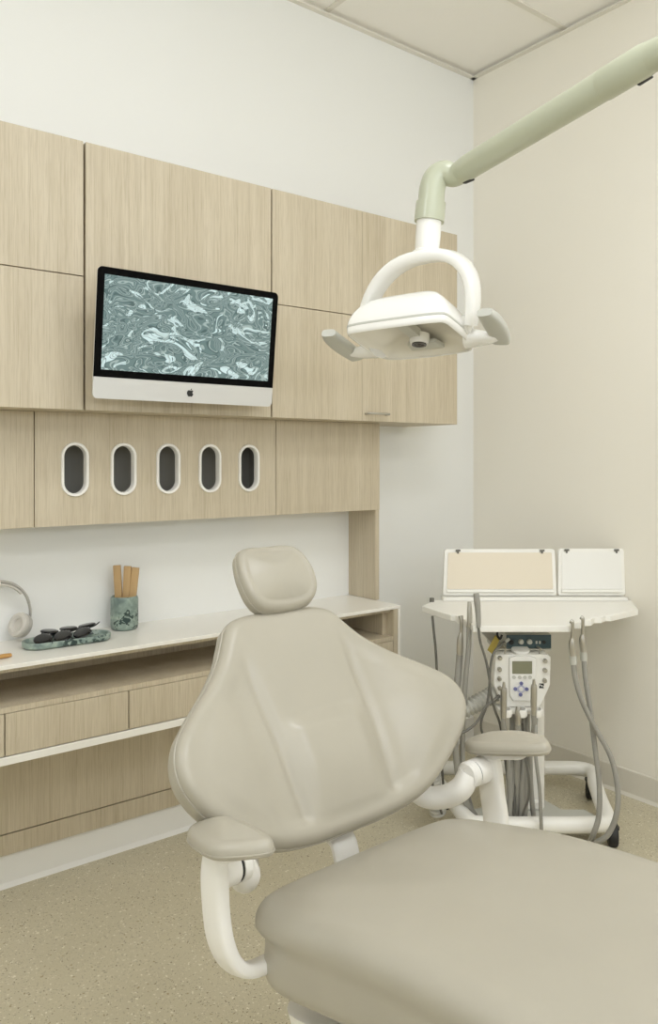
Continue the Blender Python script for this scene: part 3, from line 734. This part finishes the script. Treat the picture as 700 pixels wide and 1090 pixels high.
# neck, sleeve, elbow
n0 = top + ZV * .006; E = Pd(484, 186.5, 1.965); n1 = Pd(456.5, 235, 1.98); n2 = Pd(458.5, 216, 1.98)
ARM1 = Pd(690, 62, 1.52); AD = (ARM1 - E).normalized(); sd0 = Vector((-AD.y, AD.x, 0))
b = BM(); tube(b, [n0, n0.lerp(n1, .5), n1], [.030, .0315, .0315], 24); obj('neck', b, M_LAMPW, lamp, world=True)
b = BM(); lathe(b, [(0, -.004), (.0335, -.004), (.036, -.001), (.036, .003), (.031, .006), (0, .006)], n0 + ZV * .002, n1 - n0, 24); obj('neck_collar', b, M_LAMPW, lamp, world=True)
b = BM(); tube(b, [n1 - ZV * .003, n2], .0375, 24); obj('sleeve', b, M_LAMPG, lamp, world=True)
el = n2.lerp(E, .2); E2 = E + AD * .06
b = BM(); tube(b, [n2 - ZV * .002, Pd(460.0, 200, 1.98), Pd(464.5, 189, 1.98), Pd(473, 184, 1.975), E, E + AD * .05], [.033, .0325, .0315, .030, .028, .0265], 24, n=8); obj('elbow', b, M_LAMPG, lamp, world=True)
b = BM(); tube(b, [E + AD * .004, E + AD * .008, E + AD * .020, E + AD * .048, ARM1 - AD * .10, ARM1 - AD * .10], [.016, .022, .0275, .0305, .0312, .0312], 32); ar = obj('arm_tube', b, M_LAMPG, lamp, world=True)
b = BM(); tube(b, [E + AD * .022 - ZV * .0250 + sd0 * .010, E + AD * .050 - ZV * .0280 + sd0 * .010], .006, 8, flat=(.6, 1.6)); obj('joint_slot', b, M_BLACKM, ar, world=True)
sd = Vector((AD.y, -AD.x, 0))
b = BM(); tube(b, [E + AD * .12 + ZV * .028 - sd * .013, ARM1 - AD * .11 + ZV * .028 - sd * .013], .004, 8, flat=(.5, 1.2)); obj('arm_seam', b, M_LAMPG, ar, world=True)
b = BM(); tube(b, [ARM1 - AD * .105, ARM1 - AD * .10, ARM1 - AD * .01, ARM1 + AD * .012, ARM1 + AD * .020], [.0312, .0325, .0325, .029, .018], 32); obj('arm_joint', b, M_LAMPG, lamp, world=True)
b = BM(); tube(b, [ARM1 - AD * .034 - ZV * .0275 - sd * .015, ARM1 - AD * .006 - ZV * .0265 - sd * .015], .007, 8, flat=(.6, 1.4)); obj('joint_slot', b, M_BLACKM, lamp, world=True)
AD.z = 0; AD.normalize(); A2 = ARM1 + AD * .52
b = BM(); tube(b, [ARM1 - AD * .012, ARM1 + AD * .05, A2 - AD * .02], .030, 24); obj('rear_arm', b, M_LAMPG, lamp, world=True)
b = BM(); lathe(b, [(.05, -.10), (.05, .12), (.038, .13), (.038, CEIL - A2.z - .03), (.11, CEIL - A2.z - .028), (.12, CEIL - A2.z - .004), (.12, CEIL - A2.z - .0015)], A2 + AD * .03, (0, 0, 1), 32); obj('ceiling_post', b, M_LAMPG, lamp, world=True)

# ------------------------------------------------------------------ delivery cart
ZC0, PX0 = 2.85, 557
XC0 = (PX0 - HX) / F * ZC0
cpos = Pd(PX0, 489, ZC0)
CARTR = TH - PI / 2
cart = thing('delivery_cart', 'white wheeled dental delivery cart with tray and control panel in the corner', 'dental cart', (cpos.x, cpos.y, 0), CARTR)
CT = MW[cart.name]; CTI = CT.inverted()
def Q(px, py, d): return CTI @ Pd(px, py, d)
def Qz(px, py, z): return CTI @ Pz(px, py, z)
# tray
ZTR = .762
op = [(462, 638.6), (449, 645), (470, 651.8), (480, 654.6), (485, 655.0), (487, 657.5), (494, 659), (496, 661.5), (500, 662.5), (503, 666), (606, 666), (610, 662.5), (618, 662.5), (621, 660), (629, 659.6), (632, 657), (640, 656.8), (644, 655), (650, 655), (679, 648.5), (671, 638.6)]
tp = [Qz(a, c, ZTR) for a, c in op]
b = BM(); loft(b, [[p - Vector((0, 0, .022)) for p in tp], [p - Vector((0, 0, .004)) for p in tp], tp]); obj('tray', b, M_CART, cart, ang=30, bevel=.003)
ybk = tp[0].y
b = BM(); box(b, Q(470, 630, 3.07).x, Q(664, 630, 3.07).x, ybk - .03, ybk + .035, ZTR + .0005, ZTR + .013); obj('lid_rail', b, M_CART, cart, bevel=.003)
def lid(px0, px1, py0, py1, m, label):
    d = 3.09
    a = Q(px0, py1, d); c = Q(px1, py0, d + .0)
    x0, x1, z0, z1 = a.x, c.x, a.z, c.z
    hgt = z1 - z0
    ti = math.radians(6); xm_ = (x0 + x1) / 2
    def f(x, z, w): return Vector((x + (xm_ - x) * z * .16 + .02 * z, ybk + .006 + z * math.sin(ti) - w * math.cos(ti), ZTR + .0155 + z * math.cos(ti) + w * math.sin(ti)))
    hgt = hgt * 1.02
    b = BM(); oc = [(x0 + (x1 - x0) / 2 + p, hgt / 2 + q) for p, q in rrect(x1 - x0, hgt, .012, 4)]
    loft(b, [[f(p, q, -.022) for p, q in oc], [f(p, q, 0) for p, q in oc]]); fr_ = obj('lid', b, M_CART, cart, ang=30, bevel=.003)
    b = BM(); oc = [(x0 + (x1 - x0) / 2 + p, hgt / 2 + .006 + q) for p, q in rrect(x1 - x0 - .030, hgt - .040, .004, 3)]
    loft(b, [[f(p, q, .0003) for p, q in oc], [f(p, q, .004) for p, q in oc]]); obj('lid_panel', b, m, fr_, ang=30, label=label)
    b = BM(); loft(b, [[f(p, q, .0003) for p, q in ((x0 + .013, .012), (x1 - .013, .012), (x1 - .013, .026), (x0 + .013, .026))], [f(p, q, .012) for p, q in ((x0 + .013, .014), (x1 - .013, .014), (x1 - .013, .024), (x0 + .013, .024))]]); obj('lid_lip', b, M_CART, fr_, bevel=.002)
    for u in (.12, .88):
        xm = x0 + (x1 - x0) * u
        b = BM()
        for bx in ((-.009, .009, -.010, -.002, .009), (-.003, .003, -.018, -.010, .007)):
            loft(b, [[f(xm + p, hgt + q, .004) for p, q in ((bx[0], bx[2]), (bx[1], bx[2]), (bx[1], bx[3]), (bx[0], bx[3]))], [f(xm + p, hgt + q, bx[4]) for p, q in ((bx[0], bx[2]), (bx[1], bx[2]), (bx[1], bx[3]), (bx[0], bx[3]))]])
        obj('lid_clip', b, M_HOSED, fr_, smooth=False, label='small dark clip')
lid(470, 590.5, 587, 635, M_CREAM, 'cream panel of the wide lid')
lid(591.5, 663, 587.5, 636, M_PANELW, 'white panel of the narrow lid')
# column and housing behind the control panel
b = BM(); x0 = Q(541, 760, 2.84).x; x1 = Q(577, 760, 2.84).x
loft(b, [[(a, c, z) for a, c in [((x0 + x1) / 2 + p, -.0 + q) for p, q in rrect(x1 - x0, .11, .02, 4)]] for z in (.05, .72)]); obj('column', b, M_CART, cart, ang=40)
x0 = Q(538, 690, 2.72).x; x1 = Q(590, 690, 2.72).x
b = BM(); box(b, x0, x1, .085, .20, .600, .7335); obj('tray_support', b, M_GREYP, cart, bevel=.006)
b = BM(); box(b, Q(528, 670, 2.7).x, Q(586, 670, 2.7).x, -.155, .19, Q(530, 690.5, 2.7).z - .004, Q(530, 690.5, 2.7).z); obj('shelf_plate', b, M_GREYLEG, cart, smooth=False)
# control panel
d = 2.66
def cf(px, py, w=0): p = Q(px, py, d); return Vector((p.x, p.y - w, p.z))
hexo = [(527, 698), (531, 696.5), (582, 696.5), (586, 699), (585.5, 729), (577, 748), (574, 752.5), (538, 752.5), (533, 748), (525, 728)]
b = BM(); loft(b, [[cf(a, c, -.075) for a, c in hexo], [cf(a, c, -.006) for a, c in hexo], [cf(556 + (a - 556) * .985, 725 + (c - 725) * .985, 0) for a, c in hexo]]); cp = obj('control_panel', b, M_CART, cart, ang=35, bevel=.002)
key = [(541, 699.5), (548, 697.2), (563, 697.2), (570, 699.5), (569.5, 740), (566, 746), (545, 746), (541.5, 740)]
b = BM(); loft(b, [[cf(a, c, .0003) for a, c in key], [cf(556 + (a - 556) * .97, 721 + (c - 721) * .97, .010) for a, c in key]]); kp = obj('keypad', b, M_PANELW, cp, ang=30, bevel=.002)
b = BM(); loft(b, [[cf(a, c, w) for a, c in ((544.2, 703), (565.2, 703), (565.2, 716.3), (544.2, 716.3))] for w in (.0102, .0115)]); obj('lcd_screen', b, M_LCD, kp, smooth=False, label='olive liquid crystal display')
def disc(bm, px, py, r, w0, w1, m=12): lathe(bm, [(0, 0), (r, 0), (r, w1 - w0), (0, w1 - w0)], cf(px, py, w0), (0, -1, 0), m)
for px in (546, 552, 557.5, 563): b = BM(); disc(b, px, 720, .0062, .0102, .0125, 16); obj('button', b, M_GREYP, kp)
b = BM(); loft(b, [[cf(a, c, w) for a, c in ((553.5, 727), (560, 732.5), (553.5, 738), (547, 732.5))] for w in (.0102, .0112)]); obj('key_pad_field', b, M_LAV, kp, smooth=False)
for px, py in ((553.6, 726.3), (559.4, 732.4), (552.8, 738.2), (547.3, 732.2)): b = BM(); disc(b, px, py, .0062, .0113, .0145, 16); obj('button', b, M_BLUE, kp, label='blue round button')
b = BM(); disc(b, 553.5, 732.4, .007, .0113, .0135, 16); obj('button', b, M_PANELW, kp)
for px, py in ((531.5, 700), (531.2, 712), (531, 722), (531.5, 732), (579.5, 703), (579.3, 713), (579, 724)):
    b = BM(); lathe(b, [(0, 0), (.0075, 0), (.0070, .012), (.005, .0155), (0, .0155)], cf(px, py, .0003), (0, -1, 0), 16); obj('knob', b, M_STEEL, cp)
b = BM()
loft(b, [[cf(a, c, w) for a, c in ((573.5, 727.5), (578.5, 727.5), (578.5, 732.5), (573.5, 732.5))] for w in (.0002, .0010)]); obj('mark', b, M_BLACKM, cp, smooth=False, label='small black square mark')
b = BM()
for k in range(3): loft(b, [[cf(a + k * 2.0, c, w) for a, c in ((573.8, 728.4 + k * .8), (575.0, 728.4 + k * .8), (575.0, 730.0 + k * .8), (573.8, 730.0 + k * .8))] for w in (.0011, .0014)])
obj('mark_pattern', b, M_PANELW, cp, smooth=False)
b = BM(); lathe(b, [(0, 0), (.030, 0), (.031, .004), (.028, .008), (0, .009)], Q(556, 694, 2.66) + Vector((0, .03, -.002)), (0, -.25, 1), 28); obj('indicator_dome', b, M_PANELW, cart)
for s in (-1, 1):
    b = BM(); px = 556 + s * 18.5; tube(b, [cf(px, 697.5, -.01), cf(px, 690, .004), cf(px - s * 1, 690.5, -.03)], .003, 8, n=4); obj('panel_loop', b, M_STEEL, cart)
# holder bar under the panel
b = BM(); box(b, cf(529, 757, 0).x, cf(576, 757, 0).x, cf(0, 0, .03).y, cf(0, 0, -.05).y, cf(0, 757.5).z, cf(0, 753.2).z); obj('holder_bar', b, M_CART, cart, bevel=.003)
for px in (535.5, 551.5, 567.5):
    b = BM(); p = cf(px, 757.5, .040); lathe(b, [(.014, 0), (.019, .002), (.019, .022), (.016, .026), (.0125, .026), (.0125, 0), (.014, 0)], p, (0, -.25, 1), 20); obj('holder_cup', b, M_CART, cart)
# base loop and wheels
zb = .092
fl = Q(655, 877, 2.63); br = Q(650, 819, 3.10)
lp = [(-.195, -.225), (0, -.23), (.19, -.225), (.235, -.19), (.262, -.05), (.292, .10), (.318, .20), (.29, .245), (.20, .255), (0, .255), (-.20, .255), (-.29, .245), (-.318, .20), (-.292, .10), (-.262, -.05), (-.235, -.19)]
b = BM(); tube(b, [(a, c, zb) for a, c in lp], .0265, 18, n=5, closed=True); obj('base_loop', b, M_CART, cart)
b = BM(); rings = []
prism(b, [(p, q, .055) for p, q in [(-.20, -.20), (.20, -.20), (.235, -.13), (.20, -.06), (.12, -.06), (.10, -.02), (.06, .06), (-.06, .06), (-.10, -.02), (-.20, -.06), (-.235, -.13)]], (0, 0, .014))
obj('base_plate', b, M_GREYP, cart, bevel=.003)
b = BM(); prism(b, [(p, q, .0695) for p, q in ((-.055, -.07), (.055, -.07), (.05, .055), (-.05, .055))], (0, 0, .03)); obj('column_foot', b, M_CART, cart, bevel=.006)
for wx, wy in ((.255, -.185), (.305, .190), (-.255, -.185), (-.305, .190)):
    ang = random.uniform(-.6, .6)
    b = BM(); lathe(b, [(.010, -.016), (.036, -.0155), (.0405, -.011), (.0405, .011), (.036, .0155), (.010, .016), (.010, -.016)], (wx, wy, .0410), (math.cos(ang), math.sin(ang), 0), 26)
    cw_ = obj('caster', b, M_BLACKM, cart)
    b = BM(); lathe(b, [(0, 0), (.010, 0), (.010, .045), (0, .045)], (wx, wy, .038), (0, 0, 1), 14); prism(b, [(wx + p * .6, wy + q * .8, .064) for p, q in rrect(.06, .07, .02, 3)], (0, 0, .008)); obj('caster_fork', b, M_BLACKM, cw_)

# ------------------------------------------------------------------ curing box on the shelf plate
bz = Pd(530, 690.5, 2.7).z + .0005
pos = Pd(558, 690, 2.76)
cb = thing('curing_box', 'small grey electrical box with dark teal front under the cart tray', 'control box', (pos.x, pos.y, bz), CARTR)
w2 = 24 / F * 2.70; hh_ = .0475
b = BM(); box(b, -w2, w2, -.056, .16, 0, hh_); obj('housing', b, M_GREYP, cb, bevel=.002)
b = BM(); box(b, -w2 + .001, w2 - .001, -.060, -.0562, .001, hh_ - .001); fpn = obj('front_panel', b, M_TEAL, cb, smooth=False, label='dark teal front panel')
for u in (-.36, .02):
    b = BM(); lathe(b, [(0, 0), (.009, 0), (.008, .010), (0, .011)], (u * w2, -.0602, .024), (0, -1, 0), 18); obj('dial', b, M_GREYP, fpn, label='pale round dial')
b = BM(); lathe(b, [(0, 0), (.006, 0), (.006, .004), (0, .004)], (.66 * w2, -.0602, .022), (0, -1, 0), 14); obj('socket', b, M_BLACKM, fpn)
b = BM(); lathe(b, [(0, 0), (.008, 0), (.008, .006), (0, .006)], (-.78 * w2, -.0602, .022), (0, -1, 0), 14); obj('socket', b, M_BLACKM, fpn)
for u in (.3, .45):
    b = BM(); box(b, u * w2, u * w2 + .006, -.0606, -.0601, .016, .026); obj('switch', b, M_GREYP, fpn, smooth=False)
# yellow tag hanging beside the box
tg = thing('hanging_tag', 'mustard yellow tag hanging on a black clip beside the teal box', 'tag', tuple(Pd(531, 672, 2.70)))
b = BM(); q0, q1, q2, q3 = Pd(527, 676, 2.70), Pd(532, 680, 2.70), Pd(524.5, 697, 2.71), Pd(518.5, 692, 2.71)
prism(b, [q0, q1, q2, q3], FW * .002); obj('tag_card', b, M_YEL, tg, world=True, smooth=False)
b = BM(); tube(b, [Pd(534.0, 668.5, 2.70), Pd(530, 671, 2.69), Pd(529, 676, 2.695), Pd(532, 680, 2.695), Pd(534.0, 676, 2.70)], .004, 8, n=5); obj('clip', b, M_BLACKM, tg, world=True)

# ------------------------------------------------------------------ handpieces and hoses
def handpiece(name, label, cat, body, hose, hose_r, hm=None, group='handpieces hanging on the cart'):
    p0 = Pd(*body[0][0])
    t = thing(name, label, cat, tuple(p0), 0, group)
    for nm, pts, r, m in body[1]:
        b = BM(); tube(b, [Pd(*p) for p in pts], r, 14, n=4); obj(nm, b, m, t, world=True)
    if hose:
        b = BM(); tube(b, [Pd(*p) for p in hose], hose_r, 10, n=7); obj('hose', b, hm or M_HOSE, t, world=True)
    return t
# two on the side of the tray nearest the side wall
for px, lb, hose in ((608.5, 'steel handpiece on the side-wall side of the tray, closer to the control panel', [(609.5, 700, 2.572), (612, 722, 2.57), (620, 748, 2.56), (634, 776, 2.55), (650, 806, 2.53), (657, 838, 2.51), (656, 866, 2.50), (647, 888, 2.51), (636, 896, 2.53), (628, 900, 2.58)]),
                     (619.5, 'outermost steel handpiece at the side-wall end of the tray', [(621, 699, 2.612), (623, 722, 2.60), (628, 756, 2.58), (633, 796, 2.565), (637.5, 835, 2.55), (637, 868, 2.54), (632, 886, 2.54), (627, 897, 2.58)])):
    dd = 2.572 if px < 610 else 2.612
    ddy = 4 if px < 610 else 0
    handpiece('handpiece', lb, 'handpiece', ((( px, 660, dd),), [
        ('tip', [(px - 1.5, 657 + ddy, dd), (px + .3, 658.5 + ddy, dd - .004), (px + .6, 664 + ddy, dd - .004), (px + .3, 676 + ddy, dd)], [.0075, .0065, .0055, .006], M_STEEL),
        ('body', [(px + .3, 675 + ddy, dd), (px, 681 + ddy, dd), (px + .5, 690 + ddy, dd), (px + 1.2, 697 + ddy, dd)], [.006, .0105, .0105, .0095], M_STEEL),
        ('coupling', [(px + 1, 694 + ddy, dd), (px + 1.6, 703 + ddy, dd)], [.0118, .0112], M_GREYP)]), hose, .0088)
# four at the chair side of the tray
handpiece('handpiece', 'thick steel handpiece in the first notch at the chair side of the tray', 'handpiece', (((490.5, 655, 2.70),), [
    ('tip', [(490, 655.5, 2.66), (491, 662, 2.655), (490.5, 674, 2.655)], [.0085, .0065, .006], M_STEEL),
    ('body', [(490.5, 673, 2.655), (489.5, 681, 2.655), (489.2, 692, 2.655), (489, 698, 2.655)], [.006, .0105, .0115, .010], M_STEEL)]),
    [(489, 697, 2.655), (488.2, 708, 2.655), (487, 722, 2.65), (485, 745, 2.65), (484, 780, 2.66), (487, 820, 2.68), (494, 850, 2.70), (505, 868, 2.74)], .0115)
handpiece('suction_hose', 'grey suction hose with a ribbed end beside the thick steel handpiece', 'hose', (((499.5, 640, 2.62),), [
    ('nozzle', [(499.3, 640.5, 2.64), (499.6, 650, 2.635), (499.6, 662, 2.63), (499, 667, 2.63)], [.0060, .0085, .0088, .0085], M_STEEL)]),
    [(499, 666, 2.63), (498.5, 690, 2.63), (496, 715, 2.63), (494, 745, 2.64), (492, 790, 2.68), (494, 830, 2.70), (503, 866, 2.78)], .0085)
handpiece('suction_hose', 'tall grey nozzle sticking up at the tray front with a thin cable', 'hose', (((507.5, 632, 2.58),), [
    ('nozzle', [(506.5, 631.5, 2.592), (507.5, 640, 2.588), (508.5, 652, 2.585), (509, 664, 2.58), (509, 668, 2.58)], [.0095, .0105, .0092, .0080, .0065], M_HOSE)]),
    [(509, 667, 2.58), (511, 683, 2.58), (517, 703, 2.58), (520.5, 722, 2.58), (522, 738, 2.585), (527, 757, 2.60), (533, 776, 2.64), (540, 830, 2.70), (545, 868, 2.74)], .0042, M_HOSED)
handpiece('scaler_cable', 'thin dark cable hanging from the tray corner closest to the chair', 'cable', (((460, 653, 2.90),), [
    ('plug', [(459.5, 636.5, 3.02), (459.5, 642.5, 3.02)], [.009, .009], M_HOSED)]),
    [(460, 655.5, 2.85), (461.5, 672, 2.84), (463.5, 692, 2.83), (465, 720, 2.83), (468, 770, 2.83), (471, 830, 2.82), (476, 862, 2.80)], .0045, M_HOSED)
handpiece('power_cable', 'dark cable looping from the teal box down beside the control panel', 'cable', (((540, 681, 2.66),), [
    ('plug', [(541, 680.5, 2.69), (537, 683.5, 2.675)], [.006, .0055], M_GREYP)]),
    [(538, 683, 2.68), (531, 688, 2.63), (525, 696, 2.60), (521.5, 712, 2.59), (520.5, 732, 2.585), (518, 750, 2.585), (513, 764, 2.585), (512, 775, 2.59), (515, 790, 2.62), (518, 830, 2.68), (520, 868, 2.74)], .0042, M_HOSED)
handpiece('power_cable', 'thin dark cable branching sideways behind the chair back from the looped one', 'cable', (((530, 742, 2.60),), [
    ('plug', [(531, 741, 2.62), (526, 745, 2.60)], [.006, .005], M_HOSED)]),
    [(527, 744, 2.60), (517, 752, 2.575), (510.5, 764, 2.57), (504, 772, 2.56), (494, 779, 2.55), (482, 783, 2.54), (470, 790, 2.54), (460, 830, 2.60), (470, 866, 2.72)], .0042, M_HOSED)
# three in the holders under the panel
def front_piece(px, py0, lb, x2):
    dd = 2.60
    return handpiece('syringe', lb, 'syringe', (((px, py0, dd),), [
        ('tip', [(px, py0, dd - .006), (px, py0 + 7, dd - .004)], [.0040, .0062], M_STEEL),
        ('body', [(px, py0 + 6, dd - .004), (px, py0 + 9, dd - .003), (px - .2, py0 + 22, dd - .002), (px - .3, py0 + 38, dd)], [.0085, .0105, .0105, .0090], M_STEEL)]),
        [(px - .3, py0 + 37, dd), (px, 775, 2.61), (x2, 800, 2.64), (x2 + 1, 840, 2.66), (x2 + 4, 872, 2.68)], .0088)
front_piece(536, 726, 'steel syringe handpiece in the control panel holder nearest the chair', 541)
front_piece(568, 723, 'steel syringe handpiece in the control panel holder nearest the side wall', 564)
handpiece('syringe', 'short steel fitting in the middle holder below the keypad', 'syringe', (((551.5, 756, 2.6),), [
    ('body', [(551.5, 752, 2.612), (551.3, 758, 2.61), (551, 772, 2.61)], [.008, .0105, .0095], M_STEEL)]),
    [(551, 771, 2.61), (551, 790, 2.62), (550, 830, 2.65), (550, 872, 2.68)], .0105)
for i, (x0_, x1_, x2_, r_, m_) in enumerate(((545, 544, 542, .0095, M_HOSE), (556, 556.5, 555, .0105, M_HOSE), (561, 562, 558, .0095, M_HOSE), (575, 571, 577, .0060, M_HOSE), (547.5, 550, 546, .0042, M_HOSED), (559, 566, 559, .0042, M_HOSED))):
    lbs = ['grey bundled hose on the chair side of the cart column', 'thick grey bundled hose in front of the cart column', 'grey bundled hose on the side-wall side of the cart column', 'slim grey hose hanging apart from the bundle in front of the base loop', 'thin dark cord hanging between the bundled hoses on the chair side', 'thin dark cord bowing out of the hose bundle towards the side wall']
    b = BM(); q = [Pd(x0_, 757.5, 2.705), Pd(x0_, 775, 2.68), Pd(x1_, 810, 2.655 - .03 * (i in (3, 5))), Pd((x1_ + x2_) / 2, 840, 2.65 - .03 * (i in (3, 5))), Pd(x2_, 878, 2.66 - .07 * (i == 3))]
    if i == 3: q = [Pd(571, 757, 2.64), Pd(570, 775, 2.60), Pd(570, 805, 2.575), Pd(574, 840, 2.57), Pd(576, 884, 2.575)]
    if i == 5: q = [Pd(556, 770, 2.66), Pd(558, 800, 2.63), Pd(562.5, 828, 2.61), Pd(562, 850, 2.61), Pd(556, 868, 2.64), Pd(553, 884, 2.67)]
    tube(b, q, r_, 10, n=6); o = obj('hose' if i < 4 else 'cord', b, m_); tag(o, lbs[i], 'hose' if i < 4 else 'cord', 'hoses hanging below the control panel')
# corrugated vacuum hose
b = BM(); q = spline([Pd(531, 731, 2.74), Pd(524, 739, 2.70), Pd(512, 746, 2.68), Pd(497, 754, 2.66), Pd(478, 765, 2.66), Pd(462, 790, 2.68), Pd(460, 830, 2.72), Pd(466, 866, 2.76)], 14)
dense = []
for a, c in zip(q, q[1:]): dense += [a.lerp(c, k / 6) for k in range(6)]
L_ = 0; rr = [.026]; 
for a, c in zip(dense, dense[1:]):
    L_ += (c - a).length; rr.append(.026 + .0036 * math.sin(L_ / .0150 * 2 * PI))
tube(b, dense, rr, 18); o = obj('corrugated_hose', b, M_CORR, ang=80); tag(o, 'wide ribbed grey hose coming out beside the control panel', 'hose')

# ------------------------------------------------------------------ look
w = bpy.data.worlds.new('world'); S.world = w; w.use_nodes = True
w.node_tree.nodes['Background'].inputs['Color'].default_value = (.9, .93, 1, 1); w.node_tree.nodes['Background'].inputs['Strength'].default_value = .3
S.view_settings.view_transform = 'Standard'; S.view_settings.look = 'None'; S.view_settings.gamma = 1; S.view_settings.exposure = 0.13; S.view_settings.use_curve_mapping = False
S.cycles.use_denoising = True
S.cycles.max_bounces = 10; S.cycles.diffuse_bounces = 6
bpy.context.view_layer.update()
